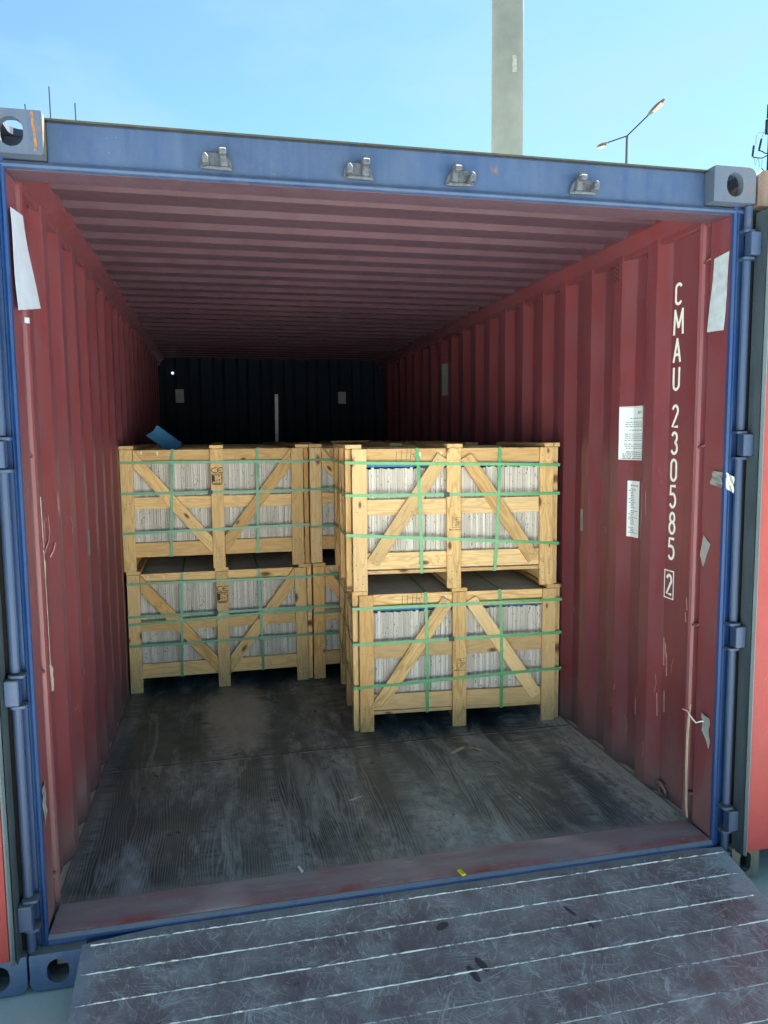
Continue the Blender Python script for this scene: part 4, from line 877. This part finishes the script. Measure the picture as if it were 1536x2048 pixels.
# ------------------------------------------------------------------ far things above the roof line
MA = root('concrete_mast', (9.44, 20, -.16), 'tall pale concrete mast rising behind the container', 'mast')
m = MB(); m.tube([(9.44, 20, -.16), (9.44, 20, 30)], [.485, .462], 40); put('shaft', m, M['mast'], MA, smooth=True)
m = MB(); m.sheet([[(9.44+.4795*math.sin(a), 20-.4795*math.cos(a), z) for a in (-.08, .02, .12, .22)] for z in (12.25, 12.72)], (0, -.003, 0)); put('faded_notice', m, simple('faded_notice', (.15, .155, .15), .8, var=.35, sc=9), MA)
LP = root('street_lamp', (10.929, 15.6, -.16), 'double-armed grey street lamp standing right of the mast', 'street lamp')
m = MB(); m.tube([(10.929, 15.6, -.16), (10.929, 15.6, 9.08)], [.07, .028], 12); put('pole', m, M['galv'], LP, smooth=True)
J = Vector((10.929, 15.6, 9.073))
for E0, E1, wd in ((Vector((10.700, 16.1, 9.090)), Vector((10.66, 16.62, 9.17)), .10), (Vector((11.06, 14.85, 9.29)), Vector((11.17, 14.35, 9.47)), .11)):
    m = MB(); m.tube([J, E0], .016, 8); put('arm', m, M['galv'], LP, smooth=True)
    d = (E1-E0); m = MB(); n = 10; pts = []; rs = []
    u = Vector((d.y, -d.x, 0)).normalized(); vv = u.cross(d.normalized())*1.0
    if vv.z < 0: vv = -vv
    rings = []
    for k in range(9):
        s_ = k/8; rr_ = wd*math.sin(PI*min(1, .12+.88*s_)**.8)**.6*(.55+.45*s_) if k < 8 else wd*.25; rr_ = max(rr_, .03)
        c = E0+d*s_; rings.append([c+u*rr_*math.cos(2*PI*q/n)+vv*(.5 if math.sin(2*PI*q/n) > 0 else .3)*rr_*math.sin(2*PI*q/n) for q in range(n)])
    vs = [q for r_ in rings for q in r_]; fs = [(i*n+k, i*n+(k+1) % n, (i+1)*n+(k+1) % n, (i+1)*n+k) for i in range(8) for k in range(n)]+[tuple(range(n)), tuple(reversed(range(8*n, 9*n)))]
    m.add(vs, fs); hd = put('lamp_head', m, M['lampshell'], LP, smooth=True)
    m = MB(); c0 = E0+d*.30-vv*wd*.26; c1 = E0+d*.88-vv*wd*.26; m.sheet([[c0-u*wd*.5, c0+u*wd*.5], [c1-u*wd*.6, c1+u*wd*.6]], -vv*.035); put('lamp_glass', m, M['lampglass'], hd, .01)
UP = root('utility_pole', (13.80, 14, -.16), 'slender pole with insulators and looping wires at the right edge', 'utility pole')
m = MB(); m.tube([(13.80, 14, -.16), (13.79, 14, 9.3), (13.80, 14, 12)], [.05, .022, .02], 8); m.box(13.74, 13.96, 9.1, 13.86, 14.04, 9.42); m.box(13.70, 13.97, 8.72, 13.73, 14.03, 9.06); m.box(13.73, 13.98, 9.03, 13.86, 14.02, 9.06); m.box(13.73, 13.98, 8.72, 13.86, 14.02, 8.75); put('shaft', m, M['galv'], UP)
m = MB(); m.tube([(13.36, 14, 8.17), (13.50, 14, 8.16), (13.62, 14, 8.16), (13.78, 14, 8.24)], .014, 8); m.tube([(13.53, 14, 8.33), (13.62, 14, 8.32), (13.70, 14, 8.28), (13.80, 14, 8.28)], .014, 8); m.tube([(13.62, 14, 7.93), (13.70, 14, 7.86), (13.78, 14, 7.76)], .010, 8); put('bracket', m, M['galv'], UP, smooth=True)
for a, b in (((13.355, 14, 8.19), (13.385, 14, 8.45)), ((13.53, 14, 8.34), (13.59, 14, 8.62))):
    m = MB(); p, q = Vector(a), Vector(b); k = 9; m.tube([p.lerp(q, i/k) for i in range(k+1)], [.02 if i % 2 else .028 for i in range(k)]+[.008], 10); put('insulator', m, M['galv'], UP)
m = MB()
for P_ in (((13.43, 14, 8.46), (13.44, 14, 8.66), (13.50, 14, 8.74), (13.62, 14, 8.75), (13.72, 14, 8.74)), ((13.40, 14, 8.15), (13.44, 14, 7.98), (13.50, 14, 8.14)), ((13.53, 14, 8.14), (13.56, 14, 7.95), (13.61, 14, 7.95), (13.64, 14, 8.12)), ((13.60, 14, 8.64), (13.66, 14, 8.80), (13.72, 14, 8.9))): m.tube(P_, .0045, 6)
put('wire', m, M['galv'], UP, smooth=True)
for x, xt, zt, lb in ((-1.33, -1.337, 5.87, 'tallest thin rod rising behind the container roof at the left'), (-1.03, -1.044, 5.70, 'thin rod right of the tallest rod behind the roof'), (-1.615, -1.623, 5.64, 'shortest showing rod left of the tallest rod, above the corner casting')):
    m = MB(); m.tube([(x, 8, -.16), (xt, 8, zt)], .008, 7); o = put('thin_rod', m, M['galv'], smooth=True); meta(o, lb, 'rod', 'thin rods behind the container')
